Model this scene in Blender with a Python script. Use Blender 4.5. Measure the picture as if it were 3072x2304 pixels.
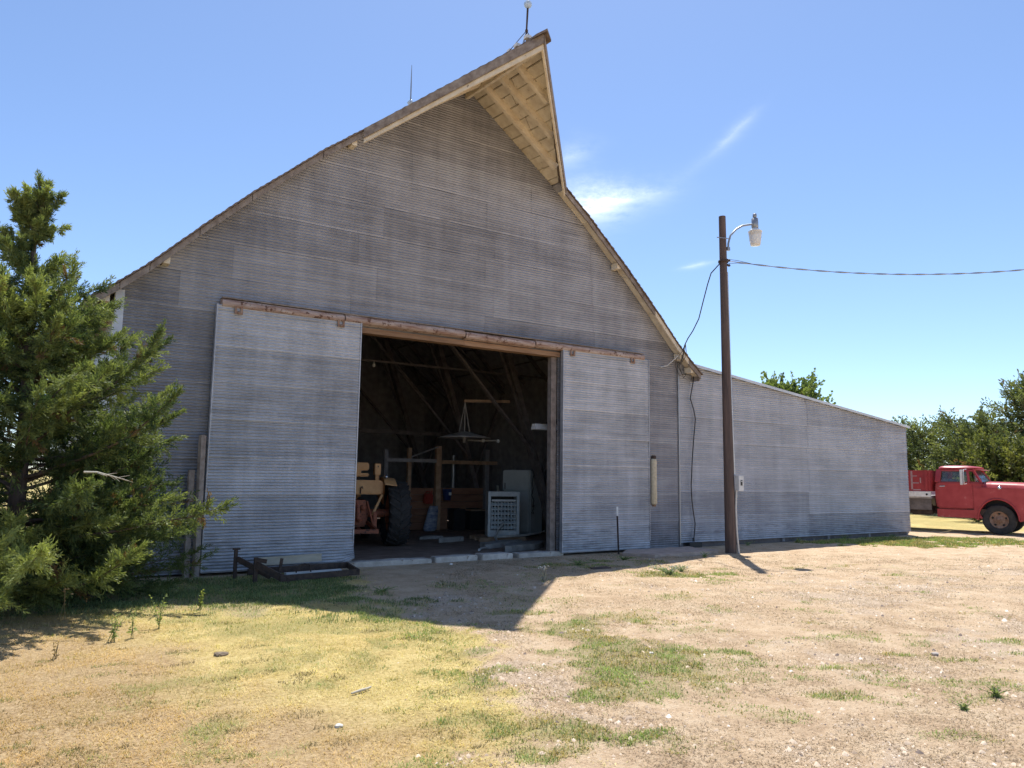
import bpy, bmesh, math, random
import numpy as np
from mathutils import Vector, Matrix
random.seed(7); RNG = np.random.default_rng(7)
PI = math.pi
S = bpy.context.scene
for o in list(bpy.data.objects): bpy.data.objects.remove(o)
C = S.collection

# ------------------------------------------------------------------ camera
CX, CD, EYE = -13.475, 13.106, 1.65                 # where the photographer stands (X, -Y, eye height)
A_YAW, A_PITCH, A_ROLL = map(math.radians, (33.38, 6.897, 0.844))
cam = bpy.data.cameras.new('camera'); camo = bpy.data.objects.new('camera', cam); C.objects.link(camo)
cam.sensor_width = 36; cam.lens = 26.578; cam.clip_start = 0.1; cam.clip_end = 4000
_s, _c = math.sin(A_YAW), math.cos(A_YAW)
_rt = Vector((_c, -_s, 0)); _f0 = Vector((_s, _c, 0)); _up0 = Vector((0, 0, 1))
_fw = _f0*math.cos(A_PITCH) + _up0*math.sin(A_PITCH); _up = -_f0*math.sin(A_PITCH) + _up0*math.cos(A_PITCH)
_r2 = _rt*math.cos(A_ROLL) + _up*math.sin(A_ROLL); _u2 = -_rt*math.sin(A_ROLL) + _up*math.cos(A_ROLL)
m = Matrix((( _r2.x, _u2.x, -_fw.x, CX), (_r2.y, _u2.y, -_fw.y, -CD), (_r2.z, _u2.z, -_fw.z, EYE), (0, 0, 0, 1)))
camo.matrix_world = m
S.camera = camo

# ------------------------------------------------------------------ sky and sun
SUNV = Vector((0.285, 0.345, 1.0)).normalized()     # towards the sun
EL = math.asin(SUNV.z); AZ = math.atan2(SUNV.x, SUNV.y)
w = bpy.data.worlds.new('World'); S.world = w; w.use_nodes = True
nt = w.node_tree; N = nt.nodes; L = nt.links
for n in list(N): N.remove(n)
out = N.new('ShaderNodeOutputWorld'); bg = N.new('ShaderNodeBackground'); sky = N.new('ShaderNodeTexSky')
sky.sky_type = 'NISHITA'; sky.sun_disc = False; sky.sun_elevation = EL; sky.sun_rotation = AZ
sky.altitude = 500; sky.air_density = 0.8; sky.dust_density = 0.5; sky.ozone_density = 4.0
bg.inputs['Strength'].default_value = 0.12
L.new(bg.outputs[0], out.inputs[0])
tc = N.new('ShaderNodeTexCoord')
def vmath(op, a, b=None):
    n = N.new('ShaderNodeVectorMath'); n.operation = op
    for i, v in enumerate((a, b)):
        if v is None: continue
        if hasattr(v, 'is_linked'): L.new(v, n.inputs[i])
        else: n.inputs[i].default_value = v
    return n.outputs['Value'] if op == 'DOT_PRODUCT' else n.outputs[0]
def fm(op, a, b=0.0, c=0.0, clamp=False):
    n = N.new('ShaderNodeMath'); n.operation = op; n.use_clamp = clamp
    for i, v in enumerate((a, b, c)):
        if hasattr(v, 'is_linked'): L.new(v, n.inputs[i])
        else: n.inputs[i].default_value = v
    return n.outputs[0]
nz = N.new('ShaderNodeTexNoise'); nz.inputs['Scale'].default_value = 9; nz.inputs['Detail'].default_value = 8; nz.inputs['Roughness'].default_value = .72
mp = N.new('ShaderNodeMapping'); mp.inputs['Scale'].default_value = (1, 1, 2.2)
L.new(tc.outputs['Generated'], mp.inputs[0]); L.new(mp.outputs[0], nz.inputs['Vector'])
nf = N.new('ShaderNodeTexNoise'); nf.inputs['Scale'].default_value = 60; nf.inputs['Detail'].default_value = 4
mf = N.new('ShaderNodeMapping'); mf.inputs['Scale'].default_value = (.35, .35, 1.6); mf.inputs['Rotation'].default_value = (.3, .2, .6); L.new(tc.outputs['Generated'], mf.inputs[0]); L.new(mf.outputs[0], nf.inputs['Vector'])
def cirrus(d, ax, ru, rv, amt):
    """one wisp of cirrus: soft streak about direction d, long axis ax, torn by noise"""
    d = Vector(d).normalized(); ax = Vector(ax); ax = (ax - d*ax.dot(d)).normalized(); ay = d.cross(ax)
    u = vmath('DOT_PRODUCT', tc.outputs['Generated'], tuple(ax)); v = vmath('DOT_PRODUCT', tc.outputs['Generated'], tuple(ay))
    u = fm('ADD', u, -d.dot(ax)); v = fm('ADD', v, -d.dot(ay))
    wv = fm('MULTIPLY', fm('SUBTRACT', nz.outputs[0], .5), rv*2.6); v = fm('ADD', v, wv)
    q = fm('ADD', fm('POWER', fm('ABSOLUTE', fm('DIVIDE', u, ru)), 2.0), fm('POWER', fm('ABSOLUTE', fm('DIVIDE', v, rv)), 1.3))
    e = fm('POWER', 2.71828, fm('MULTIPLY', q, -1.0))
    front = fm('GREATER_THAN', vmath('DOT_PRODUCT', tc.outputs['Generated'], tuple(d)), 0.0)
    t = fm('MULTIPLY', fm('SUBTRACT', fm('ADD', nz.outputs[0], fm('MULTIPLY', nf.outputs[0], .35)), .46), 2.6, clamp=True)
    return fm('MULTIPLY', fm('MULTIPLY', fm('MULTIPLY', e, t), amt), front)
cl = None
for args in [((.6145, .709, .3462), (.0444, -.0459, .0091), .058, .013, .8), ((.5924, .7284, .3442), (.0293, -.02, -.0101), .034, .019, .6),
             ((.7007, .5797, .4159), (.0093, -.0272, .0209), .03, .006, .26), ((.6794, .6275, .3804), (.0213, -.0478, .0355), .05, .007, .05),
             ((.7084, .6528, .2685), (.0128, -.0153, .0029), .016, .0025, .5), ((.5599, .7256, .40), (.0124, -.0124, .0048), .03, .012, .3)]:
    c1 = cirrus(*args); cl = c1 if cl is None else fm('ADD', cl, c1)
cl = fm('MINIMUM', cl, .85)
mixc = N.new('ShaderNodeMixRGB'); mixc.inputs[2].default_value = (8.0, 8.5, 9.2, 1)
L.new(cl, mixc.inputs[0]); L.new(sky.outputs[0], mixc.inputs[1]); L.new(mixc.outputs[0], bg.inputs[0])
sl = bpy.data.lights.new('sun', 'SUN'); sl.energy = 3.85; sl.angle = math.radians(.53); sl.color = (1, .965, .90)
so = bpy.data.objects.new('sun', sl); C.objects.link(so); so.rotation_euler = SUNV.to_track_quat('Z', 'Y').to_euler(); so.location = (0, -5, 30)
S.view_settings.view_transform = 'Standard'; S.view_settings.look = 'None'; S.view_settings.gamma = 1
S.view_settings.exposure = 0.8; S.view_settings.use_curve_mapping = False
S.render.engine = 'CYCLES'

# ------------------------------------------------------------------ helpers
class MB:
    """collects faces; build() links them as ONE mesh object"""
    def __init__(s): s.v = []; s.f = []; s.sm = []
    def add(s, vs, fs, smooth=False):
        b = len(s.v); s.v += [tuple(v) for v in vs]; s.f += [tuple(b+i for i in q) for q in fs]; s.sm += [smooth]*len(fs); return s
    def hexa(s, p):   # 8 corners: bottom ring 0-3, top ring 4-7
        return s.add(p, [(3,2,1,0),(4,5,6,7),(0,1,5,4),(1,2,6,5),(2,3,7,6),(3,0,4,7)])
    def box(s, x0, x1, y0, y1, z0, z1):
        return s.hexa([(x0,y0,z0),(x1,y0,z0),(x1,y1,z0),(x0,y1,z0),(x0,y0,z1),(x1,y0,z1),(x1,y1,z1),(x0,y1,z1)])
    def beam(s, a, b, w, h, up=(0,0,1)):
        a = Vector(a); b = Vector(b); d = (b-a).normalized(); u = Vector(up)
        sd = d.cross(u)
        if sd.length < 1e-4: sd = d.cross(Vector((0,1,0)))
        sd.normalize(); u = sd.cross(d); sd = sd*w/2; u = u*h/2
        return s.hexa([a-sd-u, a+sd-u, b+sd-u, b-sd-u, a-sd+u, a+sd+u, b+sd+u, b-sd+u])
    def tube(s, pts, r, n=8, caps=True):
        pts = [Vector(p) for p in pts]; k = len(pts); rr = r if isinstance(r, (list, tuple)) else [r]*k
        vs = []; prev = None
        for i, p in enumerate(pts):
            d = (pts[min(i+1, k-1)] - pts[max(i-1, 0)]).normalized()
            if prev is None:
                a = d.orthogonal().normalized()
            else:
                a = prev - d*prev.dot(d); a = a.normalized() if a.length > 1e-6 else d.orthogonal().normalized()
            prev = a; b = d.cross(a)
            vs += [p + (a*math.cos(2*PI*j/n) + b*math.sin(2*PI*j/n))*rr[i] for j in range(n)]
        fs = [(i*n+j, i*n+(j+1) % n, (i+1)*n+(j+1) % n, (i+1)*n+j) for i in range(k-1) for j in range(n)]
        s.add(vs, fs, True)
        if caps:
            s.add(vs[:n], [tuple(range(n-1, -1, -1))]); s.add(vs[-n:], [tuple(range(n))])
        return s
    def lathe(s, prof, n=24, M=None, closed=False, smooth=True):
        """prof (r, h) about local Z, placed by matrix M"""
        M = M or Matrix.Identity(4); vs = [M @ Vector((r*math.cos(2*PI*j/n), r*math.sin(2*PI*j/n), h)) for r, h in prof for j in range(n)]
        k = len(prof); rng = range(k if closed else k-1)
        return s.add(vs, [(i*n+j, i*n+(j+1) % n, ((i+1) % k)*n+(j+1) % n, ((i+1) % k)*n+j) for i in rng for j in range(n)], smooth)
    def prism(s, poly, y0, y1, plane='xz'):
        """polygon extruded: 'xz' polygon along y"""
        if plane == 'xz': a = [(p[0], y0, p[1]) for p in poly]; b = [(p[0], y1, p[1]) for p in poly]
        elif plane == 'xy': a = [(p[0], p[1], y0) for p in poly]; b = [(p[0], p[1], y1) for p in poly]
        else: a = [(y0, p[0], p[1]) for p in poly]; b = [(y1, p[0], p[1]) for p in poly]
        n = len(poly); s.add(a+b, [tuple(range(n)), tuple(range(2*n-1, n-1, -1))] + [(i, i+n, (i+1) % n+n, (i+1) % n) for i in range(n)]); return s
    def build(s, name, mat, parent=None, loc=None, bevel=0, fixn=True):
        me = bpy.data.meshes.new(name); me.from_pydata(s.v, [], s.f); me.update()
        me.polygons.foreach_set('use_smooth', s.sm)
        if fixn or bevel:
            bm = bmesh.new(); bm.from_mesh(me)
            if bevel:
                bmesh.ops.remove_doubles(bm, verts=bm.verts, dist=1e-5)
            bmesh.ops.recalc_face_normals(bm, faces=bm.faces)
            if bevel:
                ed = [e for e in bm.edges if len(e.link_faces) == 2 and e.calc_face_angle(0) > .35]
                bmesh.ops.bevel(bm, geom=ed, offset=bevel, segments=2, affect='EDGES', clamp_overlap=True)
            bm.to_mesh(me); bm.free()
        me.materials.append(mat)
        o = bpy.data.objects.new(name, me); C.objects.link(o)
        if parent: o.parent = parent
        if loc: o.location = loc
        return o
def npmesh(name, V, F, mat, parent=None, col=None, smooth=False):
    """numpy verts (n,3), quads (m,k); col per vertex rgb -> attribute Col"""
    me = bpy.data.meshes.new(name); V = np.asarray(V, np.float32); F = np.asarray(F, np.int32); k = F.shape[1]
    me.vertices.add(len(V)); me.vertices.foreach_set('co', V.ravel())
    me.loops.add(F.size); me.loops.foreach_set('vertex_index', F.ravel())
    me.polygons.add(len(F)); me.polygons.foreach_set('loop_start', np.arange(len(F), dtype=np.int32)*k)
    me.polygons.foreach_set('loop_total', np.full(len(F), k, np.int32))
    if smooth: me.polygons.foreach_set('use_smooth', np.ones(len(F), bool))
    if col is not None:
        at = me.attributes.new('Col', 'FLOAT_COLOR', 'POINT'); c4 = np.ones((len(V), 4), np.float32); c4[:, :3] = col; at.data.foreach_set('color', c4.ravel())
    me.update(calc_edges=True); me.validate()
    me.materials.append(mat)
    o = bpy.data.objects.new(name, me); C.objects.link(o)
    if parent: o.parent = parent
    return o
def empty(name, loc=(0, 0, 0), rz=0, parent=None):
    o = bpy.data.objects.new(name, None); C.objects.link(o); o.location = loc; o.rotation_euler = (0, 0, rz); o.empty_display_size = .2
    if parent: o.parent = parent
    return o
def tag(o, label, cat, group=None):
    o['label'] = label; o['category'] = cat
    if group: o['group'] = group
    return o
def linkcopy(o, parent=None, loc=None, rot=None):
    c = o.copy(); C.objects.link(c)
    if parent is not None: c.parent = parent
    if loc is not None: c.location = loc
    if rot is not None: c.rotation_euler = rot
    return c
def copytree(o, parent=None):
    c = linkcopy(o, parent)
    for ch in list(o.children): copytree(ch, c)
    return c
# lattice noise for placing things and shaping ground
_P = np.random.default_rng(3).random((256, 256))
def vnoise(x, y, f):
    x = np.asarray(x, float)*f; y = np.asarray(y, float)*f
    xi = np.floor(x).astype(int); yi = np.floor(y).astype(int); fx = x-xi; fy = y-yi
    fx = fx*fx*(3-2*fx); fy = fy*fy*(3-2*fy)
    g = lambda a, b: _P[a % 256, b % 256]
    return (g(xi, yi)*(1-fx)+g(xi+1, yi)*fx)*(1-fy) + (g(xi, yi+1)*(1-fx)+g(xi+1, yi+1)*fx)*fy
def fbm(x, y, f, o=4):
    t = 0; a = .5; n = 0
    for i in range(o): t = t + a*vnoise(x+17.3*i, y-9.1*i, f); n += a; f *= 2.03; a *= .55
    return t/n

# ------------------------------------------------------------------ materials
def newmat(name):
    m = bpy.data.materials.new(name); m.use_nodes = True; t = m.node_tree; b = t.nodes['Principled BSDF']; return m, t, b
def ramp(t, src, stops):
    r = t.nodes.new('ShaderNodeValToRGB'); e = r.color_ramp.elements
    while len(e) < len(stops): e.new(.5)
    for el, (p, c) in zip(e, stops): el.position = p; el.color = (*c, 1)
    t.links.new(src, r.inputs[0]); return r.outputs[0]
def noise(t, scale, detail=4, rough=.6, stretch=(1, 1, 1), coord='Object', dist=0):
    c = t.nodes.new('ShaderNodeTexCoord'); mp = t.nodes.new('ShaderNodeMapping'); mp.inputs['Scale'].default_value = stretch
    n = t.nodes.new('ShaderNodeTexNoise'); n.inputs['Scale'].default_value = scale; n.inputs['Detail'].default_value = detail
    n.inputs['Roughness'].default_value = rough; n.inputs['Distortion'].default_value = dist
    t.links.new(c.outputs[coord], mp.inputs[0]); t.links.new(mp.outputs[0], n.inputs['Vector']); return n.outputs[0]
def mixc_(t, f, a, b, mode='MIX'):
    n = t.nodes.new('ShaderNodeMixRGB'); n.blend_type = mode
    for i, v in enumerate((f, a, b)):
        if hasattr(v, 'is_linked'): t.links.new(v, n.inputs[i])
        else: n.inputs[i].default_value = v if i == 0 else (*v, 1)
    return n.outputs[0]
def maths(t, op, a, b=0., clamp=False):
    n = t.nodes.new('ShaderNodeMath'); n.operation = op; n.use_clamp = clamp
    for i, v in enumerate((a, b)):
        if hasattr(v, 'is_linked'): t.links.new(v, n.inputs[i])
        else: n.inputs[i].default_value = v
    return n.outputs[0]
def bump(t, b, src, strength, dist):
    n = t.nodes.new('ShaderNodeBump'); n.inputs['Strength'].default_value = strength; n.inputs['Distance'].default_value = dist
    t.links.new(src, n.inputs['Height']); t.links.new(n.outputs[0], b.inputs['Normal'])
def rnd(t):
    return t.nodes.new('ShaderNodeObjectInfo').outputs['Random']
def surf(name, c1, c2, scale=6, rough=.7, metal=0., stretch=(1, 1, 1), bmp=.3, bd=.004, vary=.25, wear=None, spec=None):
    """two-tone weathered surface: noise mix, per-object value shift, optional worn patches (colour, threshold, scale)"""
    m, t, b = newmat(name)
    n1 = noise(t, scale, 5, .65, stretch); col = ramp(t, n1, [(.33, c1), (.67, c2)])
    if wear:
        wn = noise(t, wear[2], 6, .7); k = maths(t, 'MULTIPLY', maths(t, 'SUBTRACT', wn, wear[1]), 14, True); col = mixc_(t, k, col, wear[0])
    if vary:
        v = maths(t, 'ADD', maths(t, 'MULTIPLY', rnd(t), vary), 1-vary/2)
        cc = t.nodes.new('ShaderNodeCombineXYZ')
        for i in range(3): t.links.new(v, cc.inputs[i])
        col = mixc_(t, 1.0, col, cc.outputs[0], 'MULTIPLY')
    t.links.new(col, b.inputs['Base Color']); b.inputs['Roughness'].default_value = rough; b.inputs['Metallic'].default_value = metal
    if spec is not None: b.inputs['Specular IOR Level'].default_value = spec
    if bmp: bump(t, b, noise(t, scale*3, 4, .7, stretch), bmp, bd)
    return m
def galv(name, dark, light, metal=.3, rough=.48, var=.13):
    """weathered galvanised sheet: each sheet its own tone, cloudy zinc bloom, vertical wash streaks, scattered grime"""
    m, t, b = newmat(name)
    n1 = noise(t, .9, 5, .6, (1, 1, 1.6)); n2 = noise(t, 2.2, 4, .6, (2.2, 1, .16)); n5 = noise(t, 2.6, 5, .7, (.16, 1, 5.5)); n3 = noise(t, 26, 3, .7, (1, 1, 1))
    v = maths(t, 'ADD', maths(t, 'ADD', maths(t, 'MULTIPLY', n1, .42), maths(t, 'MULTIPLY', n2, .20)), maths(t, 'MULTIPLY', n5, .38))
    v = maths(t, 'ADD', v, maths(t, 'MULTIPLY', maths(t, 'SUBTRACT', rnd(t), .5), var))
    v = maths(t, 'ADD', v, maths(t, 'MULTIPLY', maths(t, 'SUBTRACT', n3, .5), .16))
    col = ramp(t, v, [(.37, dark), (.64, light)])
    g = noise(t, 5.5, 6, .75, (.6, 1, 2.2)); k = maths(t, 'MULTIPLY', maths(t, 'SUBTRACT', g, .66), 7, True)
    col = mixc_(t, maths(t, 'MULTIPLY', k, .55), col, (.075, .07, .068))
    oc = t.nodes.new('ShaderNodeTexCoord'); oz = t.nodes.new('ShaderNodeSeparateXYZ'); t.links.new(oc.outputs['Object'], oz.inputs[0])
    sp_ = maths(t, 'MULTIPLY', maths(t, 'SUBTRACT', maths(t, 'ADD', noise(t, 3.2, 6, .75, (.5, 1, 2.5)), maths(t, 'MULTIPLY', oz.outputs[2], -.16)), .43), 6, True)   # mud splash and scuffs low on the sheets
    col = mixc_(t, maths(t, 'MULTIPLY', sp_, .5), col, (.085, .08, .08))
    rs = maths(t, 'MULTIPLY', maths(t, 'SUBTRACT', noise(t, 1.7, 7, .8, (1, 1, .5)), .66), 9, True); col = mixc_(t, maths(t, 'MULTIPLY', rs, .35), col, (.20, .12, .08))   # rust bloom
    gc = t.nodes.new('ShaderNodeTexCoord'); sx_ = t.nodes.new('ShaderNodeSeparateXYZ'); t.links.new(gc.outputs['Generated'], sx_.inputs[0])   # bright clean zinc along the lap at each sheet's foot
    lap = maths(t, 'MULTIPLY', maths(t, 'LESS_THAN', sx_.outputs[2], .055), maths(t, 'MULTIPLY', n2, .5)); col = mixc_(t, lap, col, tuple(min(1, 1.35*x) for x in light))
    end = maths(t, 'MULTIPLY', maths(t, 'GREATER_THAN', sx_.outputs[0], .992), .5); col = mixc_(t, end, col, dark)
    t.links.new(col, b.inputs['Base Color']); b.inputs['Metallic'].default_value = metal
    r = maths(t, 'ADD', maths(t, 'MULTIPLY', n3, .2), rough-.1); t.links.new(r, b.inputs['Roughness'])
    bump(t, b, noise(t, 60, 3, .7), .12, .002)
    return m
def plain(name, c, rough=.6, metal=0., **k): return surf(name, tuple(x*.85 for x in c), tuple(min(1, x*1.1) for x in c), 8, rough, metal, bmp=.12, bd=.002, vary=.1, **k)
M = {}
M['galv_wall'] = galv('galvanised_wall', (.175, .172, .185), (.375, .372, .39))
M['galv_door'] = galv('galvanised_door', (.27, .275, .292), (.56, .567, .595), var=.08)
M['galv_lean'] = galv('galvanised_lean_to', (.265, .272, .295), (.48, .49, .525))
M['galv_trim'] = galv('galvanised_trim', (.5, .51, .53), (.72, .73, .75))
M['wood_grey'] = surf('weathered_wood', (.17, .13, .105), (.34, .285, .24), 7, .85, stretch=(1, 1, 1), bmp=.5)
M['wood_tan'] = surf('faded_painted_wood', (.60, .50, .365), (.78, .69, .54), 5, .8, wear=((.14, .09, .06), .63, 9), bmp=.35, vary=.16)
M['wood_rail'] = surf('peeling_track_wood', (.27, .145, .10), (.55, .45, .39), 9, .85, stretch=(.25, 1, 2), bmp=.5, wear=((.14, .07, .045), .55, 12))
M['wood_brown'] = surf('brown_header_wood', (.17, .09, .045), (.36, .215, .12), 7, .8, stretch=(.2, 1, 2), bmp=.4)
M['wood_dark'] = surf('old_dark_timber', (.24, .225, .23), (.38, .36, .36), 5, .9, bmp=.3)
M['wood_beam'] = surf('dark_barn_beam', (.10, .085, .08), (.20, .17, .16), 5, .9, bmp=.3)
M['wood_jamb'] = surf('dusty_jamb_wood', (.14, .11, .095), (.28, .235, .205), 7, .85, bmp=.4)
M['wood_red'] = surf('red_brown_planks', (.24, .105, .06), (.38, .19, .11), 6, .8, stretch=(.3, 1, 1.5), bmp=.3)
M['wood_post'] = surf('tan_timber', (.36, .22, .13), (.55, .36, .23), 6, .8, bmp=.3)
M['wood_pale'] = surf('pale_sawn_board', (.42, .37, .28), (.60, .55, .44), 6, .8, stretch=(.3, 1, 1), bmp=.3)
M['shingle'] = surf('old_shingles', (.10, .07, .055), (.25, .19, .15), 12, .9, bmp=.6)
M['pole_wood'] = surf('creosoted_pole', (.06, .042, .037), (.135, .092, .076), 5, .8, stretch=(3, 3, .25), bmp=.6, bd=.01)
M['concrete'] = surf('old_concrete', (.30, .27, .235), (.50, .46, .41), 5, .92, bmp=.6, bd=.008, wear=((.22, .17, .13), .6, 6))
M['apron'] = surf('dirt_stained_concrete', (.36, .265, .205), (.52, .40, .32), 5, .93, bmp=.6, bd=.008)
M['sill'] = surf('pale_worn_concrete', (.42, .36, .30), (.64, .57, .49), 5, .92, bmp=.6, bd=.008, wear=((.28, .2, .15), .6, 6))
M['steel_rust'] = surf('rusted_iron', (.045, .032, .028), (.12, .078, .058), 10, .75, .3, bmp=.4)
M['rust'] = surf('rusty_bracket', (.22, .11, .06), (.38, .26, .19), 14, .8, .1, bmp=.4)
M['steel_grey'] = plain('grey_steel', (.34, .35, .36), .42, .6)
M['conduit'] = plain('galvanised_conduit', (.50, .50, .50), .4, .5)
M['black'] = plain('black_rubber', (.018, .018, .018), .55)
M['cable'] = plain('cable_jacket', (.03, .03, .032), .45)
M['alu_cable'] = plain('bare_aluminium_cable', (.62, .63, .65), .35, .8)
M['white_paint'] = plain('white_paint', (.74, .73, .70), .45)
M['box_grey'] = plain('grey_enamel_box', (.56, .57, .57), .45)
M['beige'] = surf('beige_fabric', (.50, .42, .28), (.66, .57, .41), 20, .95, bmp=.5, vary=0)
M['tyre'] = surf('dusty_tyre_rubber', (.024, .023, .023), (.055, .05, .046), 8, .85, bmp=.3, vary=0)
M['truck_red'] = surf('faded_red_paint', (.36, .030, .034), (.47, .060, .060), 3, .38, bmp=.03, vary=.06, wear=((.50, .16, .15), .62, 3))
M['truck_red2'] = surf('dull_red_box_paint', (.30, .022, .026), (.40, .045, .045), 3, .5, bmp=.1, vary=.08)
M['tractor_yellow'] = surf('sun_bleached_orange_paint', (.62, .32, .125), (.74, .43, .19), 5, .6, bmp=.15, vary=.08, wear=((.10, .05, .03), .66, 14))
M['tractor_orange'] = surf('greasy_orange_paint', (.28, .08, .04), (.48, .16, .08), 9, .65, bmp=.2, vary=.2, wear=((.04, .025, .02), .55, 9))
M['faded'] = plain('worn_lettering', (.42, .25, .25), .7)
M['heater'] = plain('grey_heater_enamel', (.58, .61, .60), .45)
M['heater_dark'] = plain('heater_inside', (.03, .03, .03), .6)
M['fridge'] = surf('grey_green_enamel', (.47, .48, .44), (.58, .59, .55), 2, .5, bmp=.05, vary=.04)
M['enamel'] = surf('dull_enamel_shade', (.34, .31, .28), (.52, .48, .44), 7, .5, bmp=.1, vary=.05)
M['red_plastic'] = plain('red_plastic', (.38, .05, .03), .5)
M['blue_plastic'] = plain('blue_plastic', (.03, .06, .18), .5)
M['bag'] = surf('printed_bag', (.10, .14, .26), (.55, .56, .58), 7, .6, stretch=(1, 1, 2.4), bmp=.3, vary=0)
M['hose'] = plain('pale_hose', (.62, .58, .52), .5)
M['chrome'] = plain('dull_chrome', (.62, .62, .62), .25, .9)
def glassy(name, tint, alpha=.35):
    m, t, b = newmat(name); b.inputs['Base Color'].default_value = (*tint, 1); b.inputs['Roughness'].default_value = .06
    b.inputs['Transmission Weight'].default_value = alpha; b.inputs['IOR'].default_value = 1.3
    b.inputs['Specular IOR Level'].default_value = .8; return m
def pane(name):
    """thin flat pane: clear with a fresnel sheen and a film of dust"""
    m, t, b = newmat(name); b.inputs['Base Color'].default_value = (.5, .52, .5, 1); b.inputs['Roughness'].default_value = .3
    tr = t.nodes.new('ShaderNodeBsdfTransparent'); tr.inputs[0].default_value = (.86, .9, .9, 1); gl = t.nodes.new('ShaderNodeBsdfGlossy'); gl.inputs['Roughness'].default_value = .05
    fr = t.nodes.new('ShaderNodeFresnel'); fr.inputs[0].default_value = 1.5
    m1 = t.nodes.new('ShaderNodeMixShader'); t.links.new(fr.outputs[0], m1.inputs[0]); t.links.new(tr.outputs[0], m1.inputs[1]); t.links.new(gl.outputs[0], m1.inputs[2])
    m2 = t.nodes.new('ShaderNodeMixShader'); m2.inputs[0].default_value = .10; t.links.new(m1.outputs[0], m2.inputs[1]); t.links.new(b.outputs[0], m2.inputs[2])
    t.links.new(m2.outputs[0], t.nodes['Material Output'].inputs[0]); return m
M['glass'] = pane('window_glass')
M['lamp_glass'] = glassy('ribbed_lamp_glass', (.86, .82, .74), .35)
M['ball'] = glassy('milk_glass_ball', (.55, .66, .78), .3)
def leafmat(name, trans=.35, rough=.55, gain=1.0):
    m, t, b = newmat(name); at = t.nodes.new('ShaderNodeAttribute'); at.attribute_name = 'Col'
    col = at.outputs['Color']; t.links.new(col, b.inputs['Base Color']); b.inputs['Roughness'].default_value = rough
    b.inputs['Specular IOR Level'].default_value = .25
    tr = t.nodes.new('ShaderNodeBsdfTranslucent'); t.links.new(mixc_(t, 1.0, col, (1.3*gain, 1.35*gain, .7*gain), 'MULTIPLY'), tr.inputs[0])
    mx = t.nodes.new('ShaderNodeMixShader'); mx.inputs[0].default_value = trans
    t.links.new(b.outputs[0], mx.inputs[1]); t.links.new(tr.outputs[0], mx.inputs[2]); t.links.new(mx.outputs[0], t.nodes['Material Output'].inputs[0]); return m
M['leaf'] = leafmat('cedar_foliage', .38)
M['grass'] = leafmat('grass_blades', .3, .7)
M['bark'] = surf('cedar_bark', (.07, .05, .04), (.15, .11, .09), 8, .9, stretch=(2, 2, .3), bmp=.6)
M['pebble'] = leafmat('pebbles', 0., .85)

# ------------------------------------------------------------------ ground
def yard(x, y):      # yard axes: s to the right of the path from road to barn, t along it
    gx = np.asarray(x, float)-CX; gy = np.asarray(y, float)+CD
    return gx*_c - gy*_s, gx*_s + gy*_c
def smooth(e0, e1, v): k = np.clip((v-e0)/(e1-e0), 0, 1); return k*k*(3-2*k)
# green patches of yard: (s, t, radius across, radius along, amount)
PATCH = [(2.9, 13.3, .85, .45, 1), (3.5, 12.6, .5, .3, .7), (1.3, 14.4, .75, .45, .9), (2.3, 15.4, .8, .35, .9), (1.0, 7.1, .75, .5, .95), (1.55, 7.6, .7, .4, .9), (.35, 6.9, .35, .35, .6), (.75, 6.15, .55, .36, 1),
         (.45, 5.2, .55, .42, 1), (.15, 4.75, .35, .28, .9), (.75, 6.5, .35, .25, .8), (10.6, 20.7, 2.8, .75, 1), (12.9, 22.0, 2.4, .8, 1), (9.6, 20.3, 1.2, .4, .7), (2.3, 10.8, .4, .25, .5), (2.95, 6.95, .4, .13, .85), (3.35, 7.1, .35, .12, .7),
         (3.85, 6.18, .13, .08, 1), (3.8, 9.9, .5, .15, .5), (5.3, 8.3, .6, .14, .8), (3.75, 7.55, .35, .1, .8), (4.25, 7.4, .35, .1, .8), (2.5, 6.15, .3, .15, .8), (.1, 9.5, .3, .15, .8), (2.35, 7.3, .3, .12, .7), (4.8, 7.0, .5, .12, .7),
         (1.2, 5.0, .3, .15, .5), (1.9, 5.6, .3, .13, .5), (2.9, 5.2, .25, .1, .5), (-.6, 8.7, .8, .3, .5), (-.3, 8.2, .6, .2, .5), (2.1, 8.6, .5, .15, .5), (4.4, 10.9, .4, .12, .5), (1.6, 11.9, .3, .1, .6), (.2, 12.8, .7, .4, .35), (-.4, 11.6, .9, .6, .45), (.1, 10.4, .8, .5, .4), (-1.2, 10.3, .9, .6, .55)]
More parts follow.
